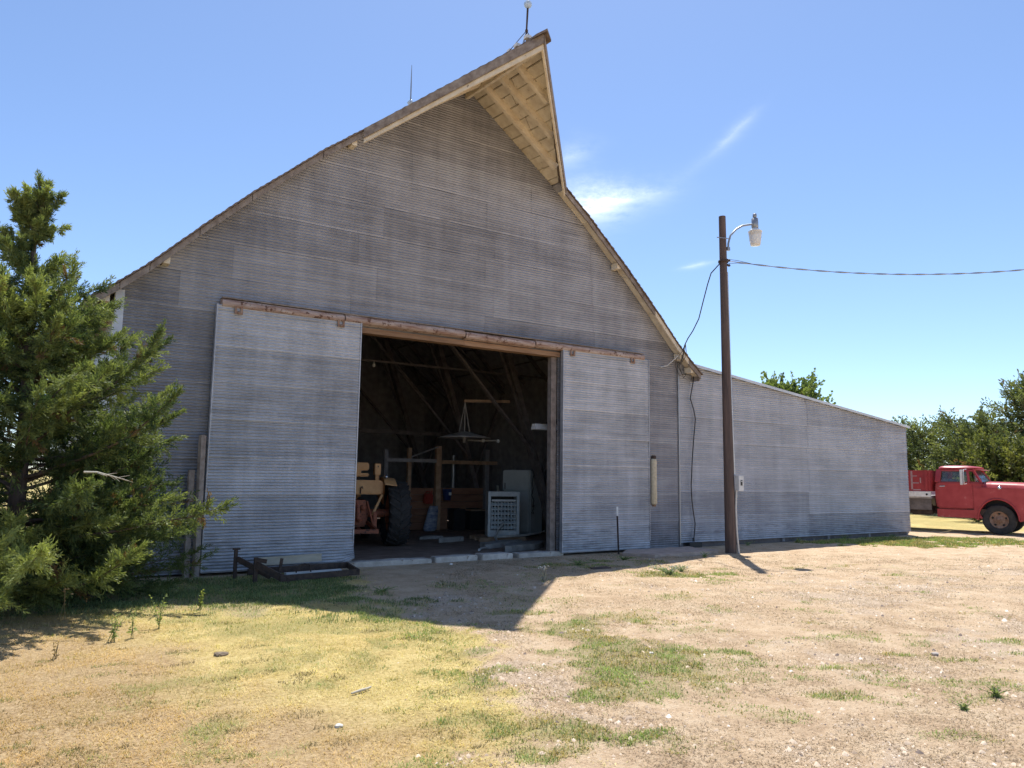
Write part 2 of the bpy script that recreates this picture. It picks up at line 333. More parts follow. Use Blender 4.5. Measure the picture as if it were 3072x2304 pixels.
def masks(x, y):
    """lawn (dry straw), green (live grass), soil (barn floor), gravel"""
    s, t = yard(x, y)
    n = fbm(x, y, .9, 4)-.5; n2 = fbm(x+40, y-11, 3.1, 3)-.5
    edge = np.interp(t, [0, 4.5, 6.65, 8.4, 9.7, 11.5, 13], [.25, .12, -.1, -.35, -1.7, -2.5, -2.9])
    lawn = smooth(.6, -.45, s-edge+n*1.8+n2*1.3)
    dx = -12.3-np.asarray(x, float)
    lawn = np.where(np.asarray(y) > -.4, np.where(dx > 0, .8, 0), lawn)
    far = smooth(24, 28, t); lawn = np.maximum(lawn, far*.85)
    g = np.zeros_like(s)
    for ps, pt, rs, rt, am in PATCH:
        q = np.sqrt(((s-ps)/rs)**2 + ((t-pt)/rt)**2) + n*1.5 + n2*2.4
        g = np.maximum(g, am*smooth(1.35, .35, q))
    n3 = fbm(x*1.0-5, y*1.0+30, 1.5, 4)-.5                                   # scattered live grass between lawn and gravel
    zone = smooth(-1.2, -.2, s)*smooth(2.5, 1.3, s)*smooth(5.6, 6.6, t)*smooth(10.5, 8.8, t)
    g = np.maximum(g, zone*smooth(-.03, .14, n3+n2*.45)*.9)
    wide = smooth(.6, 2.2, s)*smooth(4.2, 4.8, t)*smooth(19, 14, t)
    g = np.maximum(g, wide*smooth(.16, .30, n3+n2*.7)*.5)
    strip = smooth(8.6, 10.2, t+n*2.2+n2*1.2)*smooth(-1.2, -2.4, s-n*2+(t-10)*.25)*smooth(14.5, 12.5, t)   # live green strip, its edge drawn to follow the barn's shadow
    strip = np.where(np.asarray(y) > -.35, 0, strip)
    g = np.maximum(g, strip); lawn = lawn*(1-.75*strip)
    lg = lawn*smooth(-.03, .26, n+n2*.5+ .30*smooth(6.6, 9.3, t))*.8
    g = np.maximum(g, lg)
    g = np.maximum(g, far*.35)
    inside = (np.asarray(y) > .02) & (np.asarray(x) > -12.3) & (np.asarray(x) < 10.2) & (np.asarray(y) < 14)
    soil = np.where(inside, 1., 0.)
    gr = smooth(-.12, .25, n+n2*.6 + .14*smooth(2.0, 6, s)-.12)*(1-lawn)*(1-soil)*smooth(12.5, 10.5, t-s*.35)
    tawny = smooth(7.0, 5.4, t+n*2.5+(s+2.2)*.75)*lawn       # browner, more worn turf nearest the photographer, left
    return lawn*(1-soil), g*(1-soil), soil, gr, tawny
def gz(x, y):
    x = np.asarray(x, float); y = np.asarray(y, float)
    out_ = smooth(-.1, -1.2, y)
    h = (fbm(x, y, .35, 3)-.5)*.07*out_ + (fbm(x+9, y+4, 2.2, 4)-.5)*.055*smooth(-.05, -.6, y)
    h += (fbm(x, y, 1.7, 3)-.5)*.03*(y > .2)
    return h-.012
def axis(lo, hi, step, far):
    a = list(np.arange(lo, hi+1e-6, step)); d = step
    hi_ = a[-1]; lo_ = a[0]; u = []; l = []
    while hi_ < far: d *= 1.35; hi_ += d; u.append(hi_)
    d = step
    while lo_ > -far: d *= 1.35; lo_ -= d; l.append(lo_)
    return np.array(l[::-1]+a+u)
gxs = axis(-19, 16, .085, 900); gys = axis(-13.2, 6, .075, 900)
GX, GY = np.meshgrid(gxs, gys); gxf = GX.ravel(); gyf = GY.ravel()
near = smooth(60, 30, np.hypot(gxf+6, gyf+2))
gzf = gz(gxf, gyf)*near - .02*(1-near)
nx_, ny_ = len(gxs), len(gys)
ii, jj = np.meshgrid(np.arange(nx_-1), np.arange(ny_-1)); b0 = (jj*nx_+ii).ravel()
GF = np.stack([b0, b0+1, b0+nx_+1, b0+nx_], 1)
lawn_, green_, soil_, grav_, tawny_ = masks(gxf, gyf)
def ground_mat():
    m, t, b = newmat('yard_ground'); at = t.nodes.new('ShaderNodeAttribute'); at.attribute_name = 'Col'
    sp = t.nodes.new('ShaderNodeSeparateColor'); t.links.new(at.outputs['Color'], sp.inputs[0])
    at2 = t.nodes.new('ShaderNodeAttribute'); at2.attribute_name = 'Zone'; sp2 = t.nodes.new('ShaderNodeSeparateColor'); t.links.new(at2.outputs['Color'], sp2.inputs[0])
    n1 = noise(t, 2.3, 6, .7); n2 = noise(t, 28, 5, .75); n3 = noise(t, 95, 3, .7); n4 = noise(t, .55, 3, .5)
    dirt = ramp(t, maths(t, 'ADD', maths(t, 'MULTIPLY', n1, .55), maths(t, 'MULTIPLY', n2, .45)), [(.33, (.38, .25, .15)), (.5, (.62, .452, .29)), (.68, (.77, .615, .43))])
    straw = ramp(t, maths(t, 'ADD', maths(t, 'MULTIPLY', n2, .6), maths(t, 'MULTIPLY', n1, .4)), [(.34, (.34, .245, .09)), (.52, (.66, .505, .205)), (.68, (.82, .68, .35))])
    tawny = ramp(t, n2, [(.35, (.36, .235, .12)), (.65, (.64, .47, .26))])
    straw = mixc_(t, sp2.outputs[1], straw, tawny)
    grn = ramp(t, n2, [(.35, (.15, .16, .05)), (.65, (.36, .34, .13))])
    soil = ramp(t, n1, [(.35, (.27, .185, .14)), (.65, (.44, .315, .24))])
    stone = ramp(t, n3, [(.40, (.38, .28, .20)), (.62, (.72, .60, .47))])
    def k(v, n, w=.5, sharp=3.2): return maths(t, 'MULTIPLY', maths(t, 'SUBTRACT', maths(t, 'ADD', v, maths(t, 'MULTIPLY', maths(t, 'SUBTRACT', n, .5), w*2)), .34), sharp, True)
    col = mixc_(t, maths(t, 'MULTIPLY', k(sp2.outputs[0], n2, .8, 2.0), .5), dirt, stone)
    col = mixc_(t, k(sp.outputs[0], n2), col, straw)
    col = mixc_(t, maths(t, 'MULTIPLY', k(sp.outputs[1], n2, .9, 1.8), .6), col, grn)
    col = mixc_(t, sp.outputs[2], col, soil)
    t.links.new(col, b.inputs['Base Color']); b.inputs['Roughness'].default_value = .95; b.inputs['Specular IOR Level'].default_value = .15
    bump(t, b, maths(t, 'ADD', maths(t, 'MULTIPLY', n2, .8), maths(t, 'MULTIPLY', n3, .35)), .95, .045)
    return m
ground = npmesh('ground', np.stack([gxf, gyf, gzf], 1), GF, ground_mat(), col=np.stack([lawn_, green_, soil_], 1), smooth=True)
za = ground.data.attributes.new('Zone', 'FLOAT_COLOR', 'POINT'); z4 = np.ones((len(gxf), 4), np.float32); z4[:, 0] = grav_; z4[:, 1] = tawny_; z4[:, 2] = 0; za.data.foreach_set('color', z4.ravel())
ground['kind'] = 'structure'

# ------------------------------------------------------------------ barn
XC = -6.08; XL = -12.28; XR = 0.0; DEPTH = 13.5
PROF = [(0, 9.70), (2.25, 8.08), (3.1, 7.40), (4.3, 6.33), (5.1, 5.56), (5.8, 4.85), (6.2, 4.50), (6.62, 4.17)]   # roof line: offset from ridge, height
def roofz(o): return float(np.interp(o, [p[0] for p in PROF], [p[1] for p in PROF]))
def half(z): return float(np.interp(-z, [-p[1] for p in PROF], [p[0] for p in PROF]))
barn = tag(empty('barn', (0, 0, 0)), 'tall old barn with corrugated metal front, hay hood and open doorway', 'barn')
PITCH, AMP = .0508, .0085
def wave_sheet(name, parent, x0f, x1f, z0, z1, y, mat, col=0, nx=14, tilt=.006, seed=0, amp=AMP, curl=None):
    n = max(3, int((z1-z0)/PITCH*6)); zs = np.linspace(z0, z1, n+1)
    a = np.array([x0f(z) for z in zs]); b_ = np.array([x1f(z) for z in zs]); ok = b_-a > .01
    if ok.sum() < 2: return None
    zs, a, b_ = zs[ok], a[ok], b_[ok]; n = len(zs)-1
    u = np.linspace(0, 1, nx+1)
    X = a[:, None]+(b_-a)[:, None]*u[None]; Z = np.repeat(zs[:, None], nx+1, 1)
    Y = y - amp*np.sin(2*PI*Z/PITCH) - tilt*(1-(Z-z0)/(z1-z0)) - .003*(col % 2)
    Y = Y + .020*(fbm(X+seed*3.7, Z*1.3, .9, 3)-.5) + .006*(vnoise(X+seed, Z, 4)-.5)
    Z = Z + .010*(fbm(X*1.0+seed*1.9, Z*0+seed, .8, 2)-.5)*np.clip(1.5-(Z-z0)/(z1-z0)*1.5, 0, 1)   # laps that no longer run true
    if curl is not None: Y, Z = curl(X, Y, Z)
    V = np.stack([X, Y, Z], 2).reshape(-1, 3); r = nx+1
    i, j = np.meshgrid(np.arange(nx), np.arange(n)); q = (j*r+i).ravel(); F = np.stack([q, q+1, q+r+1, q+r], 1)
    return npmesh(name, V, F, mat, parent, smooth=True)
ROW = .61
wall = empty('front_wall', parent=barn)
k = 0; zr = .02
while zr < 9.7:
    z0, z1 = zr, zr+ROW+.03
    segs = [(XL, XR)] if z0 > 4.2 else [(XL, -8.36), (-3.66, XR)]
    for sx0, sx1 in segs:
        row = int(round(zr/ROW)); joints = []
        if sx1-sx0 > 5:
            st = 2.55 + .45*((row*37) % 5)/5; x = sx0 + (.9+1.35*((row*53) % 7)/7)
            while x < sx1-.8: joints.append(x); x += st
        elif row % 3 == 1: joints = [sx0+(sx1-sx0)*(.45+.12*(row % 2))]
        xs = [sx0]+joints+[sx1]
        for c in range(len(xs)-1):
            lo, hi = xs[c], xs[c+1]+(.04 if c < len(xs)-2 else 0)
            zb = z0
            if z0 < 4.33 < z1 and segs[0][1] == XR:
                pass
            f0 = lambda z, lo=lo: max(lo, XC-half(min(z, 9.69))+.01 if z > 4.48 else lo)
            f1 = lambda z, hi=hi: min(hi, XC+half(min(z, 9.69))-.01 if z > 4.48 else hi)
            wave_sheet('sheet', wall, f0, f1, zb, min(z1, 9.66), 0., M['galv_wall'], c, 14, seed=k); k += 1
    zr += ROW
# trim pieces of the wall
MB().box(-12.295, -12.17, -.022, -.016, .02, 4.46).build('corner_flashing', M['galv_trim'], barn)
MB().box(-12.30, -12.294, -.02, .14, .02, 4.44).build('corner_flashing', M['galv_trim'], barn)
# wall studs and the frame of the doorway
fr = MB(); fr.box(-3.80, -3.66, .03, .16, 0, 4.28); fr.build('door_jamb', M['wood_jamb'], barn)
fr = MB(); fr.box(-8.52, -8.38, .03, .16, 0, 4.28); fr.build('door_jamb', M['wood_jamb'], barn)
MB().box(-8.42, -6.05, -.07, .14, 4.235, 4.33).build('header_board', M['wood_brown'], barn)
MB().box(-6.045, -3.64, -.068, .142, 4.23, 4.328).build('header_board', M['wood_brown'], barn)
for x in (-12.1, -11, -9.8, -2.6, -1.3, -.15):
    MB().box(x-.05, x+.05, .04, .16, .0, roofz(abs(x-XC))-.25).build('stud', M['wood_dark'], barn)
for z in (5.2, 6.3, 7.4):
    h = half(z+.15)-.15; MB().box(XC-h, XC+h, .04, .14, z, z+.14).build('girt', M['wood_dark'], barn)
# door track in weathered lengths of half-round rail
for i, (xa, xb) in enumerate([(-10.74, -8.62), (-8.60, -6.1), (-6.08, -4.4), (-4.38, -1.26)]):
    t = MB(); prof = [(-.19, 4.375), (-.215, 4.41), (-.21, 4.46), (-.175, 4.50), (-.09, 4.505), (-.03, 4.49), (-.03, 4.36), (-.09, 4.35)]
    dz = .012*math.sin(i*2.3)
    t.prism([(p[0], p[1]+dz) for p in prof], xa, xb, 'yz'); t.build('door_track', M['wood_rail'], barn, bevel=.006)
for i, (xa, xb) in enumerate([(-10.74, -7.4), (-7.38, -1.3)]):
    MB().box(xa, xb, -.20, -.02, 4.512+.004*i, 4.527+.004*i).build('track_cap', M['wood_grey'], barn)
# sliding doors
def sliding_door(x0, x1, hang, label, seed, curl=None):
    d = empty('sliding_door', ((x0+x1)/2, -.12, 0), parent=barn); d['label'] = label; mx = (x0+x1)/2
    zr = .035; i = 0
    while zr < 4.33:
        zz = min(zr+ROW+.03, 4.40)
        s_ = wave_sheet('sheet', d, lambda z: x0-mx, lambda z: x1-mx, zr, zz, -.05, M['galv_door'], 0, 14, seed=seed+i, curl=curl if i == 0 else None)
        zr += ROW; i += 1
    for a, b_ in ((x0-mx+.01, x0-mx+.13), (x1-mx-.13, x1-mx-.01), (-.06, .06)): MB().box(a, b_, -.035, .035, .08, 4.38).build('frame_stile', M['wood_dark'], d)
    for z in (.09, 1.5, 2.9, 4.25):
        for a, b_ in ((x0-mx+.131, -.061), (.061, x1-mx-.131)): MB().box(a, b_, -.033, .033, z, z+.12).build('frame_rail', M['wood_dark'], d)
    # folded metal edge
    MB().box(x0-mx-.008, x0-mx+.012, -.066, .03, .05, 4.40).build('edge_strip', M['galv_door'], d)
    MB().box(x1-mx-.012, x1-mx+.008, -.066, .03, .22, 4.40).build('edge_strip', M['galv_door'], d)
    for hx in hang:
        h = MB(); x = hx-mx
        h.box(x-.065, x+.065, -.085, -.068, 4.26, 4.31); h.box(x-.065, x-.03, -.085, -.068, 4.31, 4.40); h.box(x+.03, x+.065, -.085, -.068, 4.31, 4.40)
        h.lathe([(.0, 0), (.022, 0), (.022, .012), (0, .012)], 10, Matrix.Translation((x, -.085, 4.285)) @ Matrix.Rotation(PI/2, 4, 'X'))
        h.build('roller_hanger', M['rust'], d)
    return d
def curl_r(X, Y, Z):
    k_ = np.clip((X-.95)/.32, 0, 1)**2*np.clip((.5-Z)/.45, 0, 1)
    return Y-.10*k_, Z+.13*k_*np.clip((.4-Z)/.35, 0, 1)
sliding_door(-10.81, -8.28, (-10.47, -8.68), 'left sliding barn door of corrugated metal with bent lower corner', 50, curl_r)
sliding_door(-3.63, -1.11, (-3.39, -1.63), 'right sliding barn door of corrugated metal with grime near its foot', 80)
# ---- roof
def sag(y): return .085*y if y < 0 else 0.
def hedge(o):  # front edge of the roof: hay hood out to a point at the ridge
    return -2.72 + (o/2.25)*2.46 if o < 2.25 else -.26
def P3(sg, o, y, dz=0.): return (XC+sg*o, y, roofz(o)+dz+sag(y))
deck = MB()
for sg in (-1, 1):
    for i in range(len(PROF)-1):
        o0, o1 = PROF[i][0], PROF[i+1][0]; ya0, ya1 = (0.03, 0.03) if o1 <= 2.25 else (-.24, -.24)
        p = [P3(sg, o0, ya0), P3(sg, o1, ya1), P3(sg, o1, DEPTH), P3(sg, o0, DEPTH)]; q = [(a, b_, c+.035) for a, b_, c in p]
        deck.hexa(p+q)
roof = deck.build('roof', M['wood_dark'], barn)
# shingle courses, ragged at the rake
for sg in (-1, 1):
    sh = MB(); total = 0; o = .0; rr = random.Random(11+sg)
    while o < 6.6:
        slope = (roofz(o+.02)-roofz(o))/.02; do = .135/math.sqrt(1+slope*slope); o2 = min(o+do*1.35, 6.66)
        ya = hedge(min(o, 6.6))-.05-rr.random()*.03; yb = hedge(min(o2, 6.6))-.05-rr.random()*.02
        lift = .05+rr.random()*.012
        zt = lambda oo, yy, dz: (XC+sg*oo, yy, roofz(min(oo, 6.62))-(max(0, oo-6.62))*.8+dz+sag(yy))
        for (fa, fb), (ba, bb) in ((((ya, yb), (min(0., ya+9), min(0., yb+9)))), (((0., 0.), (DEPTH+.1, DEPTH+.1)))):
            ps = [zt(o, fa, .04), zt(o2, fb, .054), zt(o2, bb, .054), zt(o, ba, .04)]
            qs = [zt(o, fa, .055), zt(o2, fb, lift+.03), zt(o2, bb, lift+.03), zt(o, ba, .055)]
            sh.hexa(ps+qs)
        o += do
    s_ = sh.build('shingles', M['shingle'], roof); s_['kind'] = 'stuff'
cap = MB()
for sg in (-1, 1):
    for yf, yb in ((-2.86, 0.), (0., DEPTH+.1)):
        e_ = lambda y, o, dz: (XC+sg*o, y, 9.70-.72*o+dz+sag(y))
        cap.hexa([e_(yf, 0, .075), e_(yf+.1*(yf < -1), .16, .08), e_(yb, .16, .08), e_(yb, 0, .075), e_(yf, 0, .12), e_(yf+.1*(yf < -1), .16, .12), e_(yb, .16, .12), e_(yb, 0, .12)])
cap.build('ridge_cap', M['shingle'], roof)
# hood soffit boards (run parallel to the ridge), rafters, fascia
for sg in (-1, 1):
    ob = 0.02; i = 0; rr = random.Random(5+sg)
    while ob < 2.22:
        wd = rr.uniform(.17, .26); o1 = min(ob+wd, 2.24); y0, y1 = hedge(ob)+.02, hedge(o1)+.02
        if y1 > -.02: y1 = -.02
        dz = rr.uniform(-.006, .004)
        brk = rr.uniform(.35, .65) if y0 < -1.2 else None
        spans = [(0, 1)] if brk is None else [(0, brk-.004), (brk+.004, 1)]
        for a, b_ in spans:
            la = lambda yy, k_: .025+(yy-.025)*k_
            p = [P3(sg, ob, la(y0, a), dz), P3(sg, o1-.02, la(y1, a), dz), P3(sg, o1-.02, la(y1, b_), dz), P3(sg, ob, la(y0, b_), dz)]
            MB().hexa([(x, y, z) for x, y, z in p]+[(x, y, z+.03) for x, y, z in p]).build('soffit_board', M['wood_tan'], roof)
        ob = o1+.002; i += 1
    for y in (-.60, -1.18, -1.78):
        oe = (y+2.72)/2.46*2.25-.05
        a = Vector(P3(sg, .06, y, -.065)); b_ = Vector(P3(sg, oe, y, -.065)); MB().beam(a, b_, .095, .14, (0, 0, 1)).build('hood_rafter', M['wood_tan'], roof, bevel=.006)
    a = Vector(P3(sg, .0, hedge(0)-.02, 0)); b_ = Vector(P3(sg, 2.36, hedge(2.25)-.06, 0.01))
    f = MB(); d_ = Vector((0, 0, .055)); e_ = Vector((0, 0, -.13)); nrm = Vector((sg*.35, -1, 0)).normalized()*.035
    f.hexa([a+e_, b_+e_, b_+e_+nrm, a+e_+nrm, a+d_, b_+d_, b_+d_+nrm, a+d_+nrm]); f.build('hood_fascia', M['wood_grey'], roof, bevel=.004)
    f = MB(); nn = -nrm*1.3; a2 = a+Vector((0, .0, 0)); b2 = b_+Vector((0, .0, .02)); lo = Vector((0, 0, -.235)); hi = Vector((0, 0, -.01))
    f.hexa([a2+lo, b2+lo, b2+lo+nn, a2+lo+nn, a2+hi, b2+hi, b2+hi+nn, a2+hi+nn]); f.build('fascia_backing', M['wood_tan'], roof, bevel=.004)
MB().beam((XC, .1, 9.56), (XC, -2.66, 9.56+sag(-2.66)), .07, .18).build('ridge_beam', M['wood_tan'], roof, bevel=.006)
# rake boards and the eave trim
for sg in (-1, 1):
    for i in range(1, len(PROF)-1):
        o0, o1 = PROF[i][0]+(.0 if i > 1 else .12), PROF[i+1][0]-.012
        if i == 1: o0 = 2.38
        p = [P3(sg, o0, -.285), P3(sg, o1, -.285), P3(sg, o1, -.245), P3(sg, o0, -.245)]
        tk = .085
        MB().hexa([(a, b_, c-tk) for a, b_, c in p]+[(a, b_, c+.036) for a, b_, c in p]).build('rake_board', M['wood_grey'] if i not in (4, 5) or sg < 0 else M['wood_tan'], roof)
        p = [P3(sg, o0, -.235), P3(sg, o1, -.235), P3(sg, o1, -.02), P3(sg, o0, -.02)]
        MB().hexa([(a, b_, c-.028) for a, b_, c in p]+[(a, b_, c-.002) for a, b_, c in p]).build('rake_soffit', M['wood_tan'], roof)
    for o in (2.5, 5.55, 6.36) if sg < 0 else (4.0, 6.0, 6.36):
        a, b_, c = P3(sg, o, 0); MB().box(a-.05, a+.05, -.235, -.022, c-.17, c-.03).build('lookout_block', M['wood_tan'], roof)
    e = MB(); x = XC+sg*6.6; e.box(min(x, x+sg*.03), max(x, x+sg*.03), -.23, DEPTH, 4.03, 4.19); e.build('eave_board', M['wood_grey'], roof)
# rafters inside (one mesh shared) and braced frames
rf = MB()
for sg in (-1, 1):
    for i in range(len(PROF)-1):
        rf.beam(P3(sg, PROF[i][0], .0, -.075), P3(sg, PROF[i+1][0], 0., -.075), .05, .14)
r0 = rf.build('rafter', M['wood_beam'], barn); r0.location.y = .55
for i in range(1, 11): linkcopy(r0, loc=(0, .55+i*1.2, 0))
for o in np.arange(.6, 6.1, .62):   # nailing strips under the roof, right and left
    for sg in (-1, 1): MB().box(XC+sg*o-.05, XC+sg*o+.05, .3, DEPTH-.3, roofz(o)-.035, roofz(o)-.004).build('roof_batten', M['wood_beam'], barn)
def frame(y):
    for sg in (-1, 1):
        xb = XC+sg*(5.33); MB().beam((xb, y, 0), (XC+sg*2.95, y, 7.2), .15, .24, (0, 1, 0)).build('slanted_post', M['wood_beam'], barn)
        MB().beam((XC+sg*6.0, y+.12, 4.3), (XC+sg*1.2, y+.12, 8.0), .05, .15, (0, 1, 0)).build('brace', M['wood_beam'], barn)
        MB().beam((XC+sg*4.6, y-.1, 2.2), (XC+sg*.6, y-.1, 6.3), .05, .13, (0, 1, 0)).build('brace', M['wood_beam'], barn)
        MB().beam((XC+sg*4.9, y+.16, 1.4), (XC+sg*5.95, y+.16, 4.2), .05, .12, (0, 1, 0)).build('brace', M['wood_beam'], barn)
        MB().beam((XC+sg*4.62, y-.14, 2.1), (XC+sg*3.1, y-.14, 5.6), .045, .1, (0, 1, 0)).build('brace', M['wood_beam'], barn)
for y in (4.0, 7.6, 11.2): frame(y)
for z, yy, tk in ((2.9, 8.9, .12), (4.55, 5.2, .05)): MB().box(-12.1, -.1, yy, yy+.09, z, z+tk).build('tie_beam', M['wood_beam'], barn)
# plank side and back walls
def plankwall(name, a, b_, h, inward):
    e = empty(name, parent=barn); a = Vector(a); b_ = Vector(b_); n = int((b_-a).length/.28); d = (b_-a)/n
    for i in range(n):
        p, q = a+d*(i-.01)+Vector(inward)*.006*(i % 2), a+d*(i+1.01)+Vector(inward)*.006*(i % 2); w_ = Vector(inward)*.03
        zt = [h(p), h(q)]
        MB().hexa([p, q, q+w_, p+w_, (*p.xy, zt[0]), (*q.xy, zt[1]), (*(q+w_).xy, zt[1]), (*(p+w_).xy, zt[0])]).build('plank', M['wood_dark'], e)
    return e
plankwall('left_wall', (XL+.02, .15, 0), (XL+.02, DEPTH, 0), lambda p: 4.535, (1, 0, 0))
plankwall('right_wall', (XR-.02, .15, 0), (XR-.02, DEPTH, 0), lambda p: 4.64, (-1, 0, 0))
plankwall('back_wall', (XL+.02, DEPTH, 0), (XR-.02, DEPTH, 0), lambda p: roofz(abs(p.x-XC))+.02, (0, -1, 0))
for x, y0, y1, s_ in ((XL-.012, .14, DEPTH, 1),):    # metal skin on the outer left side
    MB().box(x-.004, x, y0+.02, y1, .02, 4.38).build('side_sheet', M['galv_wall'], barn)
# ---- lean-to shed on the right
lean = tag(empty('lean_to_shed', (0, 0, 0)), 'low corrugated metal lean-to shed joined to the right of the barn', 'shed')
LZ = lambda x: 4.50-.112*x
lw = empty('front_wall', parent=lean); zr = .10; i = 0
while zr < 4.4:
    xs = [.03, 5.05+.03*((i*7) % 3), 10.16]
    for c in range(2):
        a, b_ = xs[c], xs[c+1]+(.04 if c == 0 else 0)
        wave_sheet('sheet', lw, lambda z, a=a: a, lambda z, b_=b_: min(b_, (4.48-z)/.112), zr, min(zr+ROW+.03, 4.46), .02, M['galv_lean'], c, 18, seed=120+i*2+c)
    zr += ROW; i += 1
MB().box(.005, .035, -.03, -.008, .05, 4.42).build('corner_strip', M['steel_grey'], lean)
MB().hexa([(-.02, -.05, LZ(0)), (10.3, -.05, LZ(10.3)), (10.3, 9, LZ(10.3)), (.02, 9, LZ(0)), (-.02, -.05, LZ(0)+.03), (10.3, -.05, LZ(10.3)+.03), (10.3, 9, LZ(10.3)+.03), (.02, 9, LZ(0)+.03)]).build('roof', M['galv_trim'], lean)
MB().hexa([(.55, -.062, LZ(.55)-.035), (10.28, -.062, LZ(10.28)-.035), (10.28, -.051, LZ(10.28)-.035), (.55, -.051, LZ(.55)-.035), (.55, -.062, LZ(.55)+.036), (10.28, -.062, LZ(10.28)+.036), (10.28, -.051, LZ(10.28)+.036), (.55, -.051, LZ(.55)+.036)]).build('roof_edge', M['galv_trim'], lean)
wave = MB().box(10.13, 10.16, .06, 9, .05, LZ(10.16)-.01).build('end_wall', M['galv_lean'], lean)
MB().box(.0, 10.16, 8.97, 9.0, .0, 3.3).build('back_wall', M['wood_dark'], lean)
for x in (.15, 2.0, 4.0, 6.0, 8.0, 10.05): MB().box(x-.05, x+.05, .06, .16, 0, LZ(x)-.02).build('stud', M['wood_dark'], lean)
MB().box(.06, 10.1, .09, .18, -.05, .13).build('dark_gap_sill', M['wood_beam'], lean)  # set back and dark, to imitate the dark gap under the sheets

# ------------------------------------------------------------------ trees
def in_frame(n): return n
def cedar(name, label, base, H, R, seed, nb=150, leaf=.07, lw=.014, per=24, u0=.04, prof=None, cols=((.045, .075, .022), (.115, .155, .04)), group=None, elev=(.25, 1.0), sub=9, fruit=False, trunk_r=None, droop=.0, cat='tree', spire=False, plume=1.):
    g = np.random.default_rng(seed); root = tag(empty(name, base), label, cat, group)
    prof = prof or (lambda u: (1-u)**.75*(.72+.28*min(1, u/.18))+.03)
    tr = trunk_r or H*.022; wob = g.normal(0, 1, 8)
    def axis_(u): return np.array([.02*H*math.sin(u*5+wob[0])*u*.6, .02*H*math.cos(u*4+wob[1])*u*.6, u*H])
    t = MB(); us = np.linspace(-.01, .985, 12); t.tube([axis_(u) for u in us], [max(.008, tr*(1-u)**.9*(1+.25*(u < .02))) for u in us], 9); t.build('trunk', M['bark'], root)
    br = MB(); st = []; dr = []; ln = []; ur = []; bt = []
    for i in range(nb):
        u = u0+(1-u0)*((i+.5*g.random())/nb)**1.0*.97; az = i*2.39996+g.normal(0, .35); Lb = R*prof(u)*g.uniform(.62, 1.14)
        if Lb < .06: Lb = .06
        if spire and u > .68 and g.random() < .42: continue
        el = elev[0]+(elev[1]-elev[0])*u**1.3+g.normal(0, .12)
        h = np.array([math.cos(az), math.sin(az), 0]); p = axis_(u); pts = [p]; k = 6; d = h*math.cos(el)+np.array([0, 0, math.sin(el)])
        for j in range(k):
            d = d+np.array([0, 0, .05-droop])+g.normal(0, .07, 3); d /= np.linalg.norm(d); p = p+d*Lb/k; pts.append(p)
        r0 = max(.004, min(tr*.35, Lb*.014)); br.tube(pts, [r0*(1-.85*j/k) for j in range(k+1)], 4, False)
        btone = g.normal(0, .22)
        pts = np.array(pts); ns = max(4, int(Lb*sub*1.6)+3)
        for v in np.linspace(.18, 1.0, ns):
            q = v*k; a = min(int(q), k-1); pp = pts[a]+(pts[a+1]-pts[a])*(q-a); dd = pts[a+1]-pts[a]; dd /= np.linalg.norm(dd)
            sd = g.normal(0, 1, 3)*.75; nd = dd*(.75+.6*(v > .96))+sd*(1 if v < .96 else .3); nd[2] += .12; nd /= np.linalg.norm(nd)
            st.append(pp); dr.append(nd); ln.append((1-(.55*min(1, max(0, (u-.66)/.2)) if spire else 0))*plume*(.14+.30*Lb*(1-.55*v)/max(1., Lb))*g.uniform(.7, 1.3)*(leaf/.07)**.7); ur.append(v); bt.append(btone)
    if spire:
        for v in np.linspace(.66, .985, 46): st.append(axis_(v)); d_ = g.normal(0, .5, 3); d_[2] = 1.; dr.append(d_/np.linalg.norm(d_)); ln.append(.13*g.uniform(.7, 1.2)); ur.append(.5); bt.append(0.)
    br.build('branches', M['bark'], root)['kind'] = 'stuff'
    st = np.array(st); dr = np.array(dr); ln = np.array(ln); ns = len(st); n = ns*per
    v = np.tile((np.arange(per)+.5)/per, ns); S0 = np.repeat(st, per, 0); D0 = np.repeat(dr, per, 0); L0 = np.repeat(ln, per)
    jit = g.normal(0, 1, (n, 3)); axn = D0+jit*.46; axn /= np.linalg.norm(axn, axis=1)[:, None]
    P = S0+D0*(v*L0)[:, None]+g.normal(0, .012*leaf/.07, (n, 3))
    ll = leaf*g.uniform(.6, 1.3, n)*(1.15-.5*v); ww = lw*g.uniform(.7, 1.3, n)
    sd = np.cross(axn, g.normal(0, 1, (n, 3))); sd /= np.linalg.norm(sd, axis=1)[:, None]
    V = np.stack([P, P+axn*(ll*.5)[:, None]+sd*ww[:, None], P+axn*ll[:, None], P+axn*(ll*.5)[:, None]-sd*ww[:, None]], 1).reshape(-1, 3)
    F = np.arange(n*4).reshape(-1, 4)
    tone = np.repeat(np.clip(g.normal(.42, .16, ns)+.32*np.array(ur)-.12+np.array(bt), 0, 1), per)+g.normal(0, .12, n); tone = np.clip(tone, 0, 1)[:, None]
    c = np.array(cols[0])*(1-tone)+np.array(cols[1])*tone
    dead = np.repeat(g.random(ns) < .025, per); c[dead] = (.16, .10, .05)
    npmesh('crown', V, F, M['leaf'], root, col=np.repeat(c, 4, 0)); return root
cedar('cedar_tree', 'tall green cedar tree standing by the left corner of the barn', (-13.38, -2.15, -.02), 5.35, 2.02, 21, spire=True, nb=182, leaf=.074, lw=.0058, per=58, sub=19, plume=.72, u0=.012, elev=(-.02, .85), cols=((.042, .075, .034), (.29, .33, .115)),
      prof=lambda u: np.interp(u, [0, .05, .28, .45, .58, .66, .72, .82, .9, .96, 1], [1.0, 1.08, 1.02, .78, .56, .40, .31, .27, .19, .10, .04]))
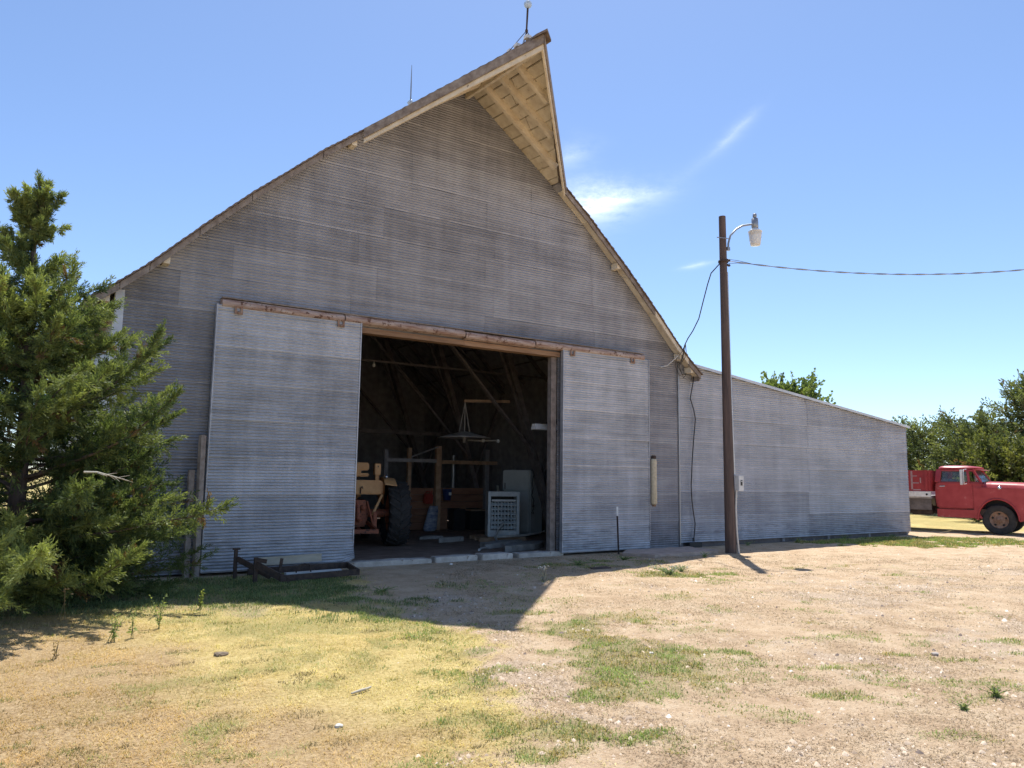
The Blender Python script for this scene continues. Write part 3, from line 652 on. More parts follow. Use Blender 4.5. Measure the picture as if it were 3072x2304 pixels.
ced2 = cedar('cedar_bush', 'low bushy cedar growing at the foot of the tall cedar', (-12.45, -1.6, -.02), 2.2, 1.4, 33, nb=90, leaf=.074, lw=.006, per=46, sub=11, cols=((.045, .08, .033), (.16, .205, .075)), u0=.02, elev=(.05, .8), prof=lambda u: (1-u)**.5*(.8+.2*min(1, u/.2)))
# dead twig poking out of the cedar
tw = MB(); g_ = random.Random(4)
tw.tube([(0, 0, 0), (.12, -.05, .0), (.30, -.10, -.05), (.42, -.15, -.09)], [.012, .010, .007, .003], 5)
for i in range(7):
    p = Vector((.12+.04*i, -.05-.012*i, -.005-.01*i)); tw.tube([p, p+Vector((g_.uniform(.04, .12), g_.uniform(-.06, .04), g_.uniform(-.08, .05)))], [.005, .002], 4)
tag(tw.build('dead_branch', M['wood_pale'], None, (-12.80, -3.75, 1.62)), 'bleached dead twig sticking out of the tall cedar', 'branch')
FAR = ((.075, .10, .05), (.24, .265, .115))
OV = lambda u: math.sqrt(max(0.02, 1-((u-.5)/.52)**2))
def at(px_angle_deg, dist):   # bearing measured clockwise from the barn's depth axis, from the yard entrance
    a = math.radians(px_angle_deg); return (CX+dist*math.sin(a), -CD+dist*math.cos(a), -.03)
cedar('windbreak_cedar', 'ragged flat-topped cedar directly behind the red truck bed', at(61.9, 46), 4.1, 2.2, 41, nb=58, leaf=.22, lw=.032, per=17, sub=5, u0=.16, elev=(.05, .6), prof=lambda u: np.interp(u, [0, .2, .6, .9, 1], [.8, 1, .95, .7, .3]), cols=FAR, group='cedars of the windbreak behind the truck')
cedar('windbreak_cedar', 'dense rounded cedar behind the cab of the red truck', at(65.0, 43), 3.75, 2.6, 42, nb=75, leaf=.22, lw=.032, per=18, sub=5.5, u0=.04, elev=(.1, .7), prof=OV, cols=FAR, group='cedars of the windbreak behind the truck')
cedar('windbreak_cedar', 'tallest windbreak cedar at the right edge, above the truck hood', at(68.3, 41), 6.0, 2.7, 43, nb=95, leaf=.22, lw=.032, per=18, sub=5.2, u0=.03, elev=(.1, .9), cols=FAR, prof=lambda u: np.interp(u, [0, .2, .5, .8, 1], [.85, 1, .8, .5, .1]), group='cedars of the windbreak behind the truck')
cedar('windbreak_cedar', 'small low cedar filling the gap behind the truck bed', at(59.6, 50), 3.0, 2.4, 44, nb=60, leaf=.22, lw=.034, per=16, sub=5, u0=.03, elev=(.1, .7), cols=FAR, prof=OV, group='cedars of the windbreak behind the truck')
cedar('windbreak_cedar', 'yellowish young cedar low behind the truck windshield', at(66.4, 38), 2.6, 2.2, 45, nb=70, leaf=.17, lw=.045, per=13, sub=6, u0=.02, elev=(.1, .7), cols=((.07, .09, .03), (.2, .21, .065)), prof=OV, group='cedars of the windbreak behind the truck')
cedar('broadleaf_tree', 'green broadleaf tree top showing above the lean-to roof', at(53.7, 47), 5.95, 3.0, 46, nb=90, leaf=.24, lw=.08, per=12, sub=5, u0=.3, elev=(.3, .9), cols=((.08, .12, .045), (.24, .30, .10)), prof=lambda u: math.sqrt(max(.03, 1-((u-.62)/.40)**2)))

# ------------------------------------------------------------------ yard light pole
PX, PY = .17, -1.39
pole = tag(empty('yard_light_pole', (PX, PY, 0)), 'dark wooden utility pole with yard light standing before the lean-to', 'pole')
MB().tube([(.03, 0, -.05), (.015, 0, 2), (-.01, 0, 4), (-.03, 0, 6), (-.045, 0, 7.8)], [.125, .115, .10, .088, .080], 16).build('pole', M['pole_wood'], pole)
arm = MB(); arm.tube([(.075, -.06, 7.0), (.085, -.06, 7.16), (.16, -.06, 7.36), (.36, -.07, 7.55), (.58, -.08, 7.68), (.98, -.09, 7.80)], .024, 8); arm.box(.03, .11, -.09, -.03, 6.98, 7.06)
arm.build('lamp_arm', M['steel_grey'], pole)
MB().beam((-.28, -.04, 7.24), (.07, -.09, 7.26), .018, .018).build('step_bolt', M['steel_grey'], pole)
lampT = Matrix.Translation((1.02, -.09, 0)) @ Matrix.Diagonal((.84, .84, 1, 1))
MB().lathe([(0, 8.06), (.055, 8.06), (.06, 7.99), (.05, 7.98), (.05, 7.95), (.095, 7.94), (.10, 7.72), (.08, 7.70), (.0, 7.70)], 16, lampT).build('lamp_housing', M['steel_grey'], pole)
MB().lathe([(.06, 7.715), (.12, 7.67), (.195, 7.62), (.20, 7.60), (.19, 7.60)], 24, lampT).build('lamp_collar', M['white_paint'], pole)
gl = MB(); prof = [(.19, 7.60), (.185, 7.55), (.165, 7.40), (.145, 7.30), (.13, 7.27), (.0, 7.265)]; gl.lathe(prof, 32, lampT); gl.build('lamp_refractor', M['lamp_glass'], pole)
MB().tube([(.03, -.055, 6.45), (.06, -.06, 4), (.085, -.075, 2.6), (.10, -.085, 1.75)], .022, 8).build('conduit', M['conduit'], pole)
MB().tube([(.045, -.02, 6.5), (.085, -.02, 4), (.115, -.03, 1.8)], .014, 6).build('ground_cable', M['cable'], pole)
MB().tube([(.10, -.13, 1.42), (.085, -.115, 1.0), (.095, -.12, .5), (.13, -.14, -.02)], .026, 8).build('conduit', M['conduit'], pole)
bx = MB().box(.05, .22, -.25, -.13, 1.38, 1.72).build('switch_box', M['box_grey'], pole, bevel=.008)
b2 = MB().box(.105, .165, -.2565, -.2505, 1.50, 1.62); b2.build('warning_label', M['heater_dark'], bx)
MB().box(.115, .155, -.2605, -.2570, 1.585, 1.60).build('label_stripe', M['white_paint'], bx)
for z in (6.64, 6.76): MB().lathe([(.02, -.05), (.035, -.05), (.02, -.015), (.035, .02), (.02, .05)], 10, Matrix.Translation((.12, -.02, z)) @ Matrix.Rotation(PI/2, 4, 'Y')).build('insulator', M['steel_rust'], pole)
MB().lathe([(.112, 6.68), (.116, 6.68), (.116, 6.73), (.112, 6.73)], 16, Matrix.Translation((-.037, 0, 0)), closed=True).build('pole_band', M['steel_rust'], pole)
# service cable: bare messenger with two twisted insulated strands
def cat_(a, b, sagm, n): return [Vector(a).lerp(Vector(b), i/n)-Vector((0, 0, sagm*4*(i/n)*(1-i/n))) for i in range(n+1)]
sv = tag(empty('service_cable', (.33, -1.43, 6.74)), 'twisted overhead power cable running right from the pole', 'cable')
A0 = Vector((.33, -1.43, 6.74)); path = cat_(A0, (9.3, -6.6, 7.28), .42, 160)
MB().tube([p-A0 for p in path], .009, 5).build('bare_strand', M['alu_cable'], sv)
for ph in (0, PI):
    pts = []
    for i, p in enumerate(path): th = ph+i*.42; pts.append(p-A0+Vector((.4*math.cos(th), .3*math.cos(th), math.sin(th)))*.012*min(1, i/6))
    MB().tube(pts, .0065, 5).build('insulated_strand', M['cable'], sv)
for z in (.045, -.055): MB().tube([Vector((-.04, .02, z)), Vector((.18, -.08, z*.6)), path[9]-A0], .006, 5).build('pigtail', M['cable'], sv)
dp = tag(empty('drop_wire', (-.02, -1.37, 6.66)), 'black wire drooping from the pole to the barn eave', 'cable')
o_ = Vector((-.02, -1.37, 6.66)); dpts = [(.05, -1.37, 6.66), (-.12, -1.24, 6.42), (-.18, -1.18, 6.15), (-.16, -1.02, 5.78), (-.12, -.84, 5.40), (-.18, -.70, 5.12), (-.24, -.60, 4.95), (-.22, -.47, 4.80), (-.20, -.40, 4.6), (-.2, -.32, 4.42)]
MB().tube([Vector(p)-o_ for p in dpts], .014, 6).build('wire', M['cable'], dp)
for k_, off in ((0, .04), (1, -.05), (2, .09)):
    MB().tube([Vector(p)-o_ for p in [(-.22, -.50, 4.86), (-.2+off, -.42, 4.66), (-.22+off*2, -.3, 4.45+.04*k_), (-.12+off, -.10, 4.36), (.05+off, -.08, 4.18-.05*k_), (.25, -.07, 4.2), (.45, -.06, 4.30)]], .007, 5).build('wire_loop', M['cable'], dp)
MB().tube([Vector(p)-o_ for p in [(-.62, -.06, 4.28), (-.42, -.10, 4.34), (-.30, -.34, 4.56)]], .016, 6).build('weatherhead_pipe', M['conduit'], dp)
wc = tag(empty('wall_cable', (.44, -.05, .1)), 'black cable running down the lean-to wall to the ground', 'cable'); o_ = Vector((.44, -.05, .1))
wp = [(.54, -.06, 4.28), (.50, -.05, 4.0), (.40, -.045, 3.6), (.52, -.045, 3.32), (.57, -.045, 3.1), (.50, -.045, 2.6), (.44, -.045, 2.1), (.39, -.045, 1.46), (.41, -.045, 1.1), (.45, -.045, .85), (.51, -.045, .55), (.47, -.05, .3), (.44, -.05, .14)]
MB().tube([Vector(p)-o_ for p in wp], .015, 6).build('cable', M['cable'], wc)
MB().tube([(0, 0, .12), (0, -.005, .03)], .028, 7).build('boot', M['cable'], wc)
tag(MB().box(-.22, .22, -.06, .06, 0, .12).build('black_block', M['black'], None, (.42, -.09, .0), bevel=.01), 'short black timber block on the ground under the wall cable', 'block')

# ------------------------------------------------------------------ small things against the wall
tp = tag(empty('fence_post', (-2.27, -.45, 0), 0), 'thin steel fence post with white tip before the right door', 'post')
MB().beam((-.03, 0, -.1), (.035, .12, .80), .035, .008).build('flange', M['steel_rust'], tp); MB().beam((-.03, -.018, -.1), (.035, .10, .80), .008, .03).build('stem', M['steel_rust'], tp)
MB().beam((.036, .115, .80), (.05, .135, 1.0), .04, .036).build('white_tip', M['white_paint'], tp)
rl = tag(empty('padded_roller', (-1.0, -.20, 1.03)), 'beige padded tube hanging upright beside the right barn door', 'tube')
MB().lathe([(0, .0), (.05, .0), (.075, .03), (.07, .5), (.072, 1.0), (.06, 1.05), (0, 1.05)], 16, Matrix.Translation((0, 0, 0))).build('pad', M['beige'], rl)
MB().lathe([(0, 1.052), (.055, 1.052), (.06, 1.11), (.04, 1.13), (0, 1.13)], 14).build('end_cap', M['steel_rust'], rl)
MB().box(-.07, -.02, .04, .19, -.01, 1.12).build('backing_board', M['wood_dark'], rl); MB().lathe([(0, -.04), (.045, -.04), (.05, -.002), (0, -.002)], 14).build('end_cap', M['wood_brown'], rl)
tag(MB().beam((.02, 0, -.12), (0, .03, 2.22), .10, .06).build('wood_post', M['wood_grey'], None, (-10.92, -.24, 0)), 'taller weathered plank post leaning beside the left door', 'post')
tag(MB().beam((.02, 0, -.12), (.01, .03, 1.66), .09, .05).build('wood_post', M['wood_grey'], None, (-11.06, -.22, 0)), 'shorter weathered plank post behind the taller one, by the left door', 'post')
# angle-iron frame of an old implement
im = tag(empty('iron_frame', (-9.5, -.95, 0)), 'rusty angle-iron implement frame lying before the left door', 'frame')
iw = lambda x, y, z: (x+9.5, y+.95, z)
MB().beam(iw(-10.20, -.62, .075), iw(-8.47, -.42, .075), .035, .10).build('rear_rail', M['steel_rust'], im)
MB().beam(iw(-9.95, -1.50, .06), iw(-8.62, -1.28, .06), .035, .09).build('front_rail', M['steel_rust'], im)
MB().beam(iw(-8.46, -.40, .07), iw(-8.62, -1.31, .06), .035, .09).build('end_rail', M['steel_rust'], im)
MB().beam(iw(-10.42, -.72, -.04), iw(-10.42, -.72, .44), .05, .05).build('upright', M['steel_rust'], im); MB().beam(iw(-10.47, -.72, .45), iw(-10.36, -.72, .45), .05, .03).build('upright_cap', M['steel_rust'], im)
MB().beam(iw(-10.25, -1.25, -.04), iw(-10.25, -1.25, .36), .055, .055).build('upright', M['steel_rust'], im); MB().beam(iw(-10.26, -1.25, .33), iw(-10.10, -1.30, .30), .06, .06).build('pin', M['steel_rust'], im)
MB().beam(iw(-10.40, -.74, .30), iw(-9.95, -1.02, .03), .045, .08).build('diagonal', M['steel_rust'], im); MB().beam(iw(-10.24, -1.27, .25), iw(-9.80, -1.50, .0), .05, .10).build('diagonal', M['steel_rust'], im)
MB().beam(iw(-9.72, -.70, .05), iw(-9.69, -.70, .27), .04, .04).build('stub', M['steel_rust'], im)
MB().tube([iw(-9.5, -.85, .05), iw(-9.46, -.85, .16), iw(-9.36, -.84, .18), iw(-9.27, -.83, .16), iw(-9.25, -.83, .05)], .012, 6).build('wire_handle', M['steel_rust'], im)
MB().beam(iw(-9.85, -.95, .03), iw(-9.3, -1.35, .03), .06, .03).build('crossbar', M['steel_rust'], im)
tag(MB().beam((-.55, 0, .18), (.55, .05, .20), .035, .13).build('pale_board', M['wood_pale'], None, (-9.5, -.50, .03)), 'pale sawn board leaning on edge behind the iron frame', 'board')
tag(MB().beam((-.45, 0, .03), (.5, .05, .035), .10, .035).build('white_board', M['white_paint'], None, (-9.2, -.78, .0)), 'short whitish board lying flat inside the iron frame', 'board')
# concrete sill of the doorway, in cracked lengths, and the apron by the right door
def slab(poly, z0, z1, seed, name='concrete_slab', jig=.02, mat='concrete'):
    rr = random.Random(seed); pts = []
    for i, p in enumerate(poly):
        q = poly[(i+1) % len(poly)]; n = max(1, int(math.dist(p, q)/.22))
        for j in range(n): pts.append((p[0]+(q[0]-p[0])*j/n+rr.uniform(-jig, jig), p[1]+(q[1]-p[1])*j/n+rr.uniform(-jig, jig)))
    cx_ = sum(p[0] for p in pts)/len(pts); cy_ = sum(p[1] for p in pts)/len(pts); n = len(pts)
    v = [(x-cx_, y-cy_, z0) for x, y in pts]+[(x-cx_, y-cy_, z1+rr.uniform(-.012, .006)) for x, y in pts]+[((x-cx_)*.55, (y-cy_)*.55, z1+.006+rr.uniform(-.006, .006)) for x, y in pts]
    f = [tuple(range(n-1, -1, -1))]+[(i, (i+1) % n, (i+1) % n+n, i+n) for i in range(n)]+[(i+n, (i+1) % n+n, (i+1) % n+2*n, i+2*n) for i in range(n)]+[tuple(range(2*n, 3*n))]
    return MB().add(v, f).build(name, M[mat], None, (cx_, cy_, 0), bevel=.012)
lab = ['long leftmost piece of the cracked concrete door sill', 'second piece of the cracked concrete door sill, below the tractor tyre', 'third piece of the cracked concrete door sill, before the heater', 'rightmost piece of the cracked concrete door sill, at the jamb']
for i, (xa, xb) in enumerate([(-8.40, -6.66), (-6.61, -5.66), (-5.60, -4.84), (-4.72, -3.55)]):
    tag(slab([(xa, -.16), (xb, -.15+.03*(i % 2)), (xb-.04, .13), (xa+.03, .15)], -.08, .075+.012*(i % 3), 60+i, 'door_sill', .02, 'sill'), lab[i], 'sill', 'pieces of the concrete door sill')
tag(slab([(-2.4, -.62), (-2.1, -1.35), (.05, -1.22), (.1, -.2), (-1.9, -.22)], -.08, .05, 70, 'concrete_apron', .03, 'apron'), 'low concrete apron between the right door and the pole', 'slab')

# ------------------------------------------------------------------ lightning rods
lr = tag(empty('lightning_rod', (XC, -2.2, 9.60)), 'braced lightning rod with glass ball near the peak of the hood', 'lightning rod')
MB().tube([(0, 0, -.02), (0, 0, .3), (.02, 0, .74)], [.015, .017, .02], 6).build('rod', M['steel_rust'], lr)
MB().lathe([(0, -.075), (.045, -.06), (.07, -.03), (.078, 0), (.07, .03), (.045, .06), (0, .075)], 18, Matrix.Translation((.022, 0, .80))).build('glass_ball', M['ball'], lr)
for x, y in ((-.16, -.12), (.16, -.12), (-.16, .42), (.16, .42)): MB().tube([(x, y, -.09+.05*(y > 0)), (0, 0, .27)], .007, 5).build('brace_leg', M['steel_rust'], lr)
MB().lathe([(.016, .25), (.028, .25), (.028, .285), (.016, .285)], 8).build('collar', M['steel_rust'], lr)
for yy in (-.15, .18, .42): MB().box(-.13, -.02, yy-.05, yy+.05, .0, .06).build('base_plate', M['white_paint'], lr)
lr2 = tag(empty('lightning_rod', (XC, 2.75, 9.76)), 'slim lightning rod with small ball on the roof ridge farther back', 'lightning rod')
MB().tube([(0, 0, -.05), (0, 0, 1.2), (0, 0, 1.75)], [.018, .016, .006], 6).build('rod', M['steel_grey'], lr2)
MB().lathe([(0, -.08), (.045, -.06), (.085, 0), (.045, .06), (0, .08)], 14, Matrix.Translation((0, 0, .78))).build('glass_ball', M['ball'], lr2)

# ------------------------------------------------------------------ wheels
def disc_M(x, y, z, side): return Matrix.Translation((x, y, z)) @ Matrix.Rotation(PI/2*(1 if side < 0 else -1), 4, 'X')   # local +Z points outwards (to -y for side<0)
def tyre_prof(R, r, w): return [(r, -w*.42), (r+.02, -w*.5), (R-.08*R, -w*.5), (R-.02*R, -w*.44), (R, -w*.33), (R, w*.33), (R-.02*R, w*.44), (R-.08*R, w*.5), (r+.02, w*.5), (r, w*.42)]
# ------------------------------------------------------------------ red truck
WH = gz(13.57, -1.03)
truck = tag(empty('farm_truck', (14.14, -.95, -.02), 0), 'old red farm truck with grain box parked beyond the lean-to', 'truck')
truck.rotation_euler = (0, 0, math.radians(-75))
def tp_(poly, y0, y1, name, mat, bevel=.02, parent=truck): return MB().prism(poly, y0, y1).build(name, M[mat], parent, bevel=bevel)
HW = .96
tp_([(-1.78, .78), (-1.83, 1.15), (-1.82, 1.5), (-1.78, 1.68), (-.70, 1.69), (-.40, 1.66), (-.40, .9), (-.55, .78)], -HW+.03, HW-.03, 'cab', 'truck_red', .05)
cabroof = MB(); rings = []
for z, x0, x1, hw in ((2.06, -1.76, -.66, .76), (2.12, -1.775, -.60, .78), (2.155, -1.77, -.58, .775), (2.20, -1.70, -.72, .70), (2.225, -1.5, -.95, .5)):
    n = 20; ring = []
    for j in range(n):
        a_ = 2*PI*j/n; c_, s_ = math.cos(a_), math.sin(a_); e_ = .35
        ring.append(((x0+x1)/2+(x1-x0)/2*math.copysign(abs(c_)**e_, c_), hw*math.copysign(abs(s_)**e_, s_), z))
    rings.append(ring)
n = 20
for i in range(len(rings)-1): cabroof.add(rings[i]+rings[i+1], [(j, (j+1) % n, n+(j+1) % n, n+j) for j in range(n)], True)
cabroof.add(rings[-1], [tuple(range(n))]); cabroof.add(rings[0], [tuple(range(n-1, -1, -1))]); cabroof.build('cab_roof', M['truck_red'], truck)
MB().hexa([(-.64, -.74, 2.085), (-.46, -.70, 2.06), (-.46, .70, 2.06), (-.64, .74, 2.085), (-.64, -.74, 2.11), (-.46, -.70, 2.075), (-.46, .70, 2.075), (-.64, .74, 2.11)]).build('sun_visor', M['truck_red'], truck)
for s_ in (-1, 1):
    y0, y1 = s_*.90, s_*.765
    for a_, b_, w_ in (((-1.74, y0, 1.66), (-1.70, y1, 2.08), .16), ((-.80, y0, 1.66), (-.86, y1, 2.08), .07)):
        MB().beam(a_, b_, .055, w_, (1, 0, 0)).build('pillar', M['truck_red'], truck)
    MB().beam((-.46, s_*.86, 1.66), (-.70, s_*.74, 2.08), .06, .06).build('windshield_pillar', M['truck_red'], truck)
    MB().beam((-1.68, s_*.775, 2.055), (-.70, s_*.765, 2.055), .05, .05).build('window_rail', M['truck_red'], truck)
    yy = s_*.845; g = MB(); e = s_*.004
    g.hexa([(-1.62, y0*.99, 1.68), (-1.02, y0*.99, 1.68), (-1.02, y0*.99-e, 1.68), (-1.62, y0*.99-e, 1.68), (-1.60, y1*1.0, 2.04), (-1.02, y1, 2.04), (-1.02, y1-e, 2.04), (-1.60, y1-e, 2.04)]); g.build('door_glass', M['glass'], truck)
    g = MB(); g.hexa([(-.98, y0*.99, 1.68), (-.83, y0*.99, 1.68), (-.83, y0*.99-e, 1.68), (-.98, y0*.99-e, 1.68), (-.98, y1, 2.04), (-.90, y1, 2.04), (-.90, y1-e, 2.04), (-.98, y1-e, 2.04)]); g.build('vent_glass', M['glass'], truck)
    MB().beam((-1.0, y0*.99, 1.67), (-1.0, y1, 2.05), .02, .03, (1, 0, 0)).build('vent_bar', M['black'], truck)
    dr_ = MB().prism([(-1.70, .82), (-1.72, 1.2), (-1.71, 1.655), (-.78, 1.665), (-.70, 1.5), (-.70, .82)], s_*(HW-.03), s_*(HW-.004)).build('door', M['truck_red'], truck, bevel=.012)
    MB().beam((-1.66, s_*(HW+.02), 1.52), (-1.50, s_*(HW+.02), 1.53), .03, .03).build('door_handle', M['chrome'], dr_)
    MB().beam((-1.70, s_*(HW-.002), 1.60), (-.72, s_*(HW-.002), 1.61), .012, .05).build('body_crease', M['truck_red'], dr_)
    tp_([(-1.78, .50), (-1.78, .77), (-.60, .77), (-.46, .50)], s_*(HW-.08), s_*(HW-.015), 'running_board', 'truck_red', .012)
    # front fender with wheel arch
    arch = [(-.02+.56*math.cos(t_), .47+.66*math.sin(t_)) for t_ in np.linspace(PI*1.02, -.02*PI, 15)]
    poly = [(-.66, .5)]+arch+[(1.14, .62), (1.20, 1.0), (1.20, 1.44), (.95, 1.49), (-.38, 1.51), (-.70, 1.51)]
    poly[0] = (-.70, .5)
    tp_(poly, s_*.56, s_*(HW+.0), 'front_fender', 'truck_red', .02)
    lip = [(-.02+.57*math.cos(t_), s_*(HW+.012), .47+.67*math.sin(t_)) for t_ in np.linspace(PI*1.0, 0, 17)]
    MB().tube(lip, .028, 6).build('arch_lip', M['truck_red'], truck)
    ml = MB(); ml.tube([(-.86, s_*.95, 1.62), (-.90, s_*1.17, 1.60), (-.90, s_*1.17, 2.08), (-.88, s_*.80, 2.10)], .012, 6); ml.build('mirror_arm', M['white_paint'], truck)
    MB().box(-.99, -.94, s_*1.18-.11, s_*1.18+.11, 1.58, 2.08).build('mirror', M['white_paint'], truck, bevel=.01)
    MB().lathe([(0, .03), (.05, .028), (.06, 0), (0, 0)], 12, Matrix.Translation((.05, s_*(HW-.03), 1.50)) @ Matrix.Rotation(-s_*PI/2.6, 4, 'X')).build('marker_lamp', M['chrome'], truck)
ws = MB(); ws.hexa([(-.44, -.82, 1.68), (-.36, 0, 1.68), (-.37, 0, 1.68), (-.45, -.82, 1.68), (-.69, -.72, 2.06), (-.63, 0, 2.06), (-.64, 0, 2.06), (-.70, -.72, 2.06)])
ws.hexa([(-.36, 0, 1.68), (-.44, .82, 1.68), (-.45, .82, 1.68), (-.37, 0, 1.68), (-.63, 0, 2.06), (-.69, .72, 2.06), (-.70, .72, 2.06), (-.64, 0, 2.06)]); ws.build('windshield', M['glass'], truck)
MB().box(-1.765, -1.755, -.72, .72, 1.70, 2.04).build('rear_window', M['glass'], truck)
MB().box(-1.68, -1.48, -.75, .75, 1.2, 1.78).build('seat_back', M['wood_dark'], truck, bevel=.04)
sw = MB(); sw.lathe([(.19, -.012), (.21, 0), (.19, .012), (.17, 0)], 20, Matrix.Translation((-.80, .4, 1.68)) @ Matrix.Rotation(-.9, 4, 'Y'), closed=True); sw.build('steering_wheel', M['black'], truck)
# hood
hd = MB(); rg = []
for x, z, hw in ((-.42, 1.675, .80), (-.2, 1.68, .76), (.5, 1.665, .74), (1.12, 1.635, .72), (1.22, 1.58, .70)):
    rg.append([(x, -hw-.06, 1.40), (x, -hw, z-.09), (x, -hw+.10, z-.015), (x, -.18, z+.02), (x, .18, z+.02), (x, hw-.10, z-.015), (x, hw, z-.09), (x, hw+.06, 1.40)])
for i in range(4): hd.add(rg[i]+rg[i+1], [(j, j+1, 8+j+1, 8+j) for j in range(7)], True)
hd.add(rg[-1], [tuple(range(8))]); hd.build('hood', M['truck_red'], truck)
MB().box(1.16, 1.22, -.68, .68, .80, 1.50).build('grille', M['white_paint'], truck, bevel=.01)
for z in (.95, 1.08, 1.21, 1.34): MB().box(1.221, 1.235, -.55, .55, z, z+.06).build('grille_bar', M['black'], truck)
for s_ in (-1, 1): MB().lathe([(0, .05), (.07, .045), (.10, .02), (.11, 0)], 18, Matrix.Translation((1.22, s_*.60, 1.28)) @ Matrix.Rotation(PI/2, 4, 'Y')).build('headlight', M['lamp_glass'], truck)
MB().box(1.27, 1.37, -.98, .98, .52, .72).build('front_bumper', M['white_paint'], truck, bevel=.02)
for s_ in (-1, 1): MB().box(-5.2, 1.27, s_*.42-.04, s_*.42+.04, .58, .80).build('frame_rail', M['steel_rust'], truck)
MB().box(-.9, -.3, -.9, .9, .60, .80).build('cab_floor', M['steel_rust'], truck)
def truck_wheel(x, y, s_, dual=False):
    R, r, wd = .475, .27, .22; wroot = MB().lathe(tyre_prof(R, r, wd), 36, disc_M(x, y, R, s_), closed=True).build('wheel', M['tyre'], truck)
    rim = MB(); rim.lathe([(r+.012, .06), (r-.02, .075), (r-.05, .02), (.17, .0), (.12, .05), (.07, .06), (.06, .12), (0, .125)], 28, disc_M(x, y, R, s_)); rim.build('rim', M['rust'], wroot)
    for j in range(5):
        a_ = j*2*PI/5+.3; MB().lathe([(0, .031), (.036, .031), (.036, .0)], 10, disc_M(x, y, R, s_) @ Matrix.Translation((.2*math.cos(a_), .2*math.sin(a_), 0))).build('hand_hole', M['black'], wroot)
for s_ in (-1, 1): truck_wheel(-.02, s_*.80, s_); truck_wheel(-3.7, s_*.84, s_)
MB().tube([(-.02, -.7, .46), (-.02, .7, .46)], .05, 8).build('axle', M['steel_rust'], truck); MB().tube([(-3.7, -.7, .46), (-3.7, .7, .46)], .07, 8).build('axle', M['steel_rust'], truck)
# grain box
for s_ in (-1, 1):
    for j, (za, zb) in enumerate(((1.345, 1.70), (1.706, 2.05))): MB().box(-5.3, -1.90, s_*1.12-.02, s_*1.12+.02, za, zb).build('side_board', M['truck_red2'], truck)
    for x in (-2.02, -2.62, -3.4, -4.2, -5.0): MB().box(x-.04, x+.04, s_*1.16-.02, s_*1.16+.02, 1.34, 2.06).build('stake', M['truck_red2'], truck)
    MB().box(-5.3, -2.42, s_*1.15-.03, s_*1.15+.03, 1.16, 1.33).build('side_rail', M['white_paint'], truck)
    MB().box(-2.40, -1.90, s_*1.15-.03, s_*1.15+.03, 1.16, 1.33).build('side_rail', M['white_paint'], truck)
    MB().lathe([(0, .02), (.03, .018), (.035, 0)], 12, Matrix.Translation((-2.02, s_*1.18, 1.24)) @ Matrix.Rotation(-s_*PI/2, 4, 'X')).build('reflector', M['black'], truck)
    for xa, xb, za, zb in ((-2.50, -2.44, 1.40, 2.02), (-2.44, -2.25, 1.60, 1.64), (-2.44, -2.20, 1.37, 1.41), (-2.22, -2.18, 1.62, 1.80), (-2.44, -2.3, 1.84, 1.87)):
        y = s_*1.1425; MB().box(xa, xb, min(y, y+s_*.002), max(y, y+s_*.002), za, zb).build('faded_lettering', M['faded'], truck)
    MB().box(-2.72, -2.66, s_*1.182-.003, s_*1.182+.003, 1.20, 1.28).build('rail_lettering', M['black'], truck)
MB().box(-1.93, -1.90, -1.10, 1.10, 1.345, 2.05).build('head_board', M['truck_red2'], truck); MB().box(-5.3, -5.26, -1.10, 1.10, 1.345, 2.05).build('tail_board', M['truck_red2'], truck)
MB().box(-5.28, -1.92, -1.10, 1.10, 1.10, 1.20).build('box_floor', M['wood_dark'], truck)
for x in (-2.3, -3.2, -4.2, -5.0): MB().box(x-.05, x+.05, -1.05, 1.05, .82, 1.09).build('cross_sill', M['wood_dark'], truck)
MB().box(-5.2, -1.92, -1.06, -1.02, .72, 1.09).build('dark_filler_panel', M['wood_beam'], truck); MB().box(-5.2, -1.92, 1.02, 1.06, .72, 1.09).build('dark_filler_panel', M['wood_beam'], truck)  # dark panels added so the open space under the box looks dark
for s_ in (-1, 1): MB().box(-.66, .72, s_*.52-.02, s_*.52+.02, .5, 1.38).build('wheel_well', M['black'], truck)
MB().box(-2.6, -1.95, -.95, -.5, .55, .9).build('fuel_tank', M['steel_rust'], truck, bevel=.04)

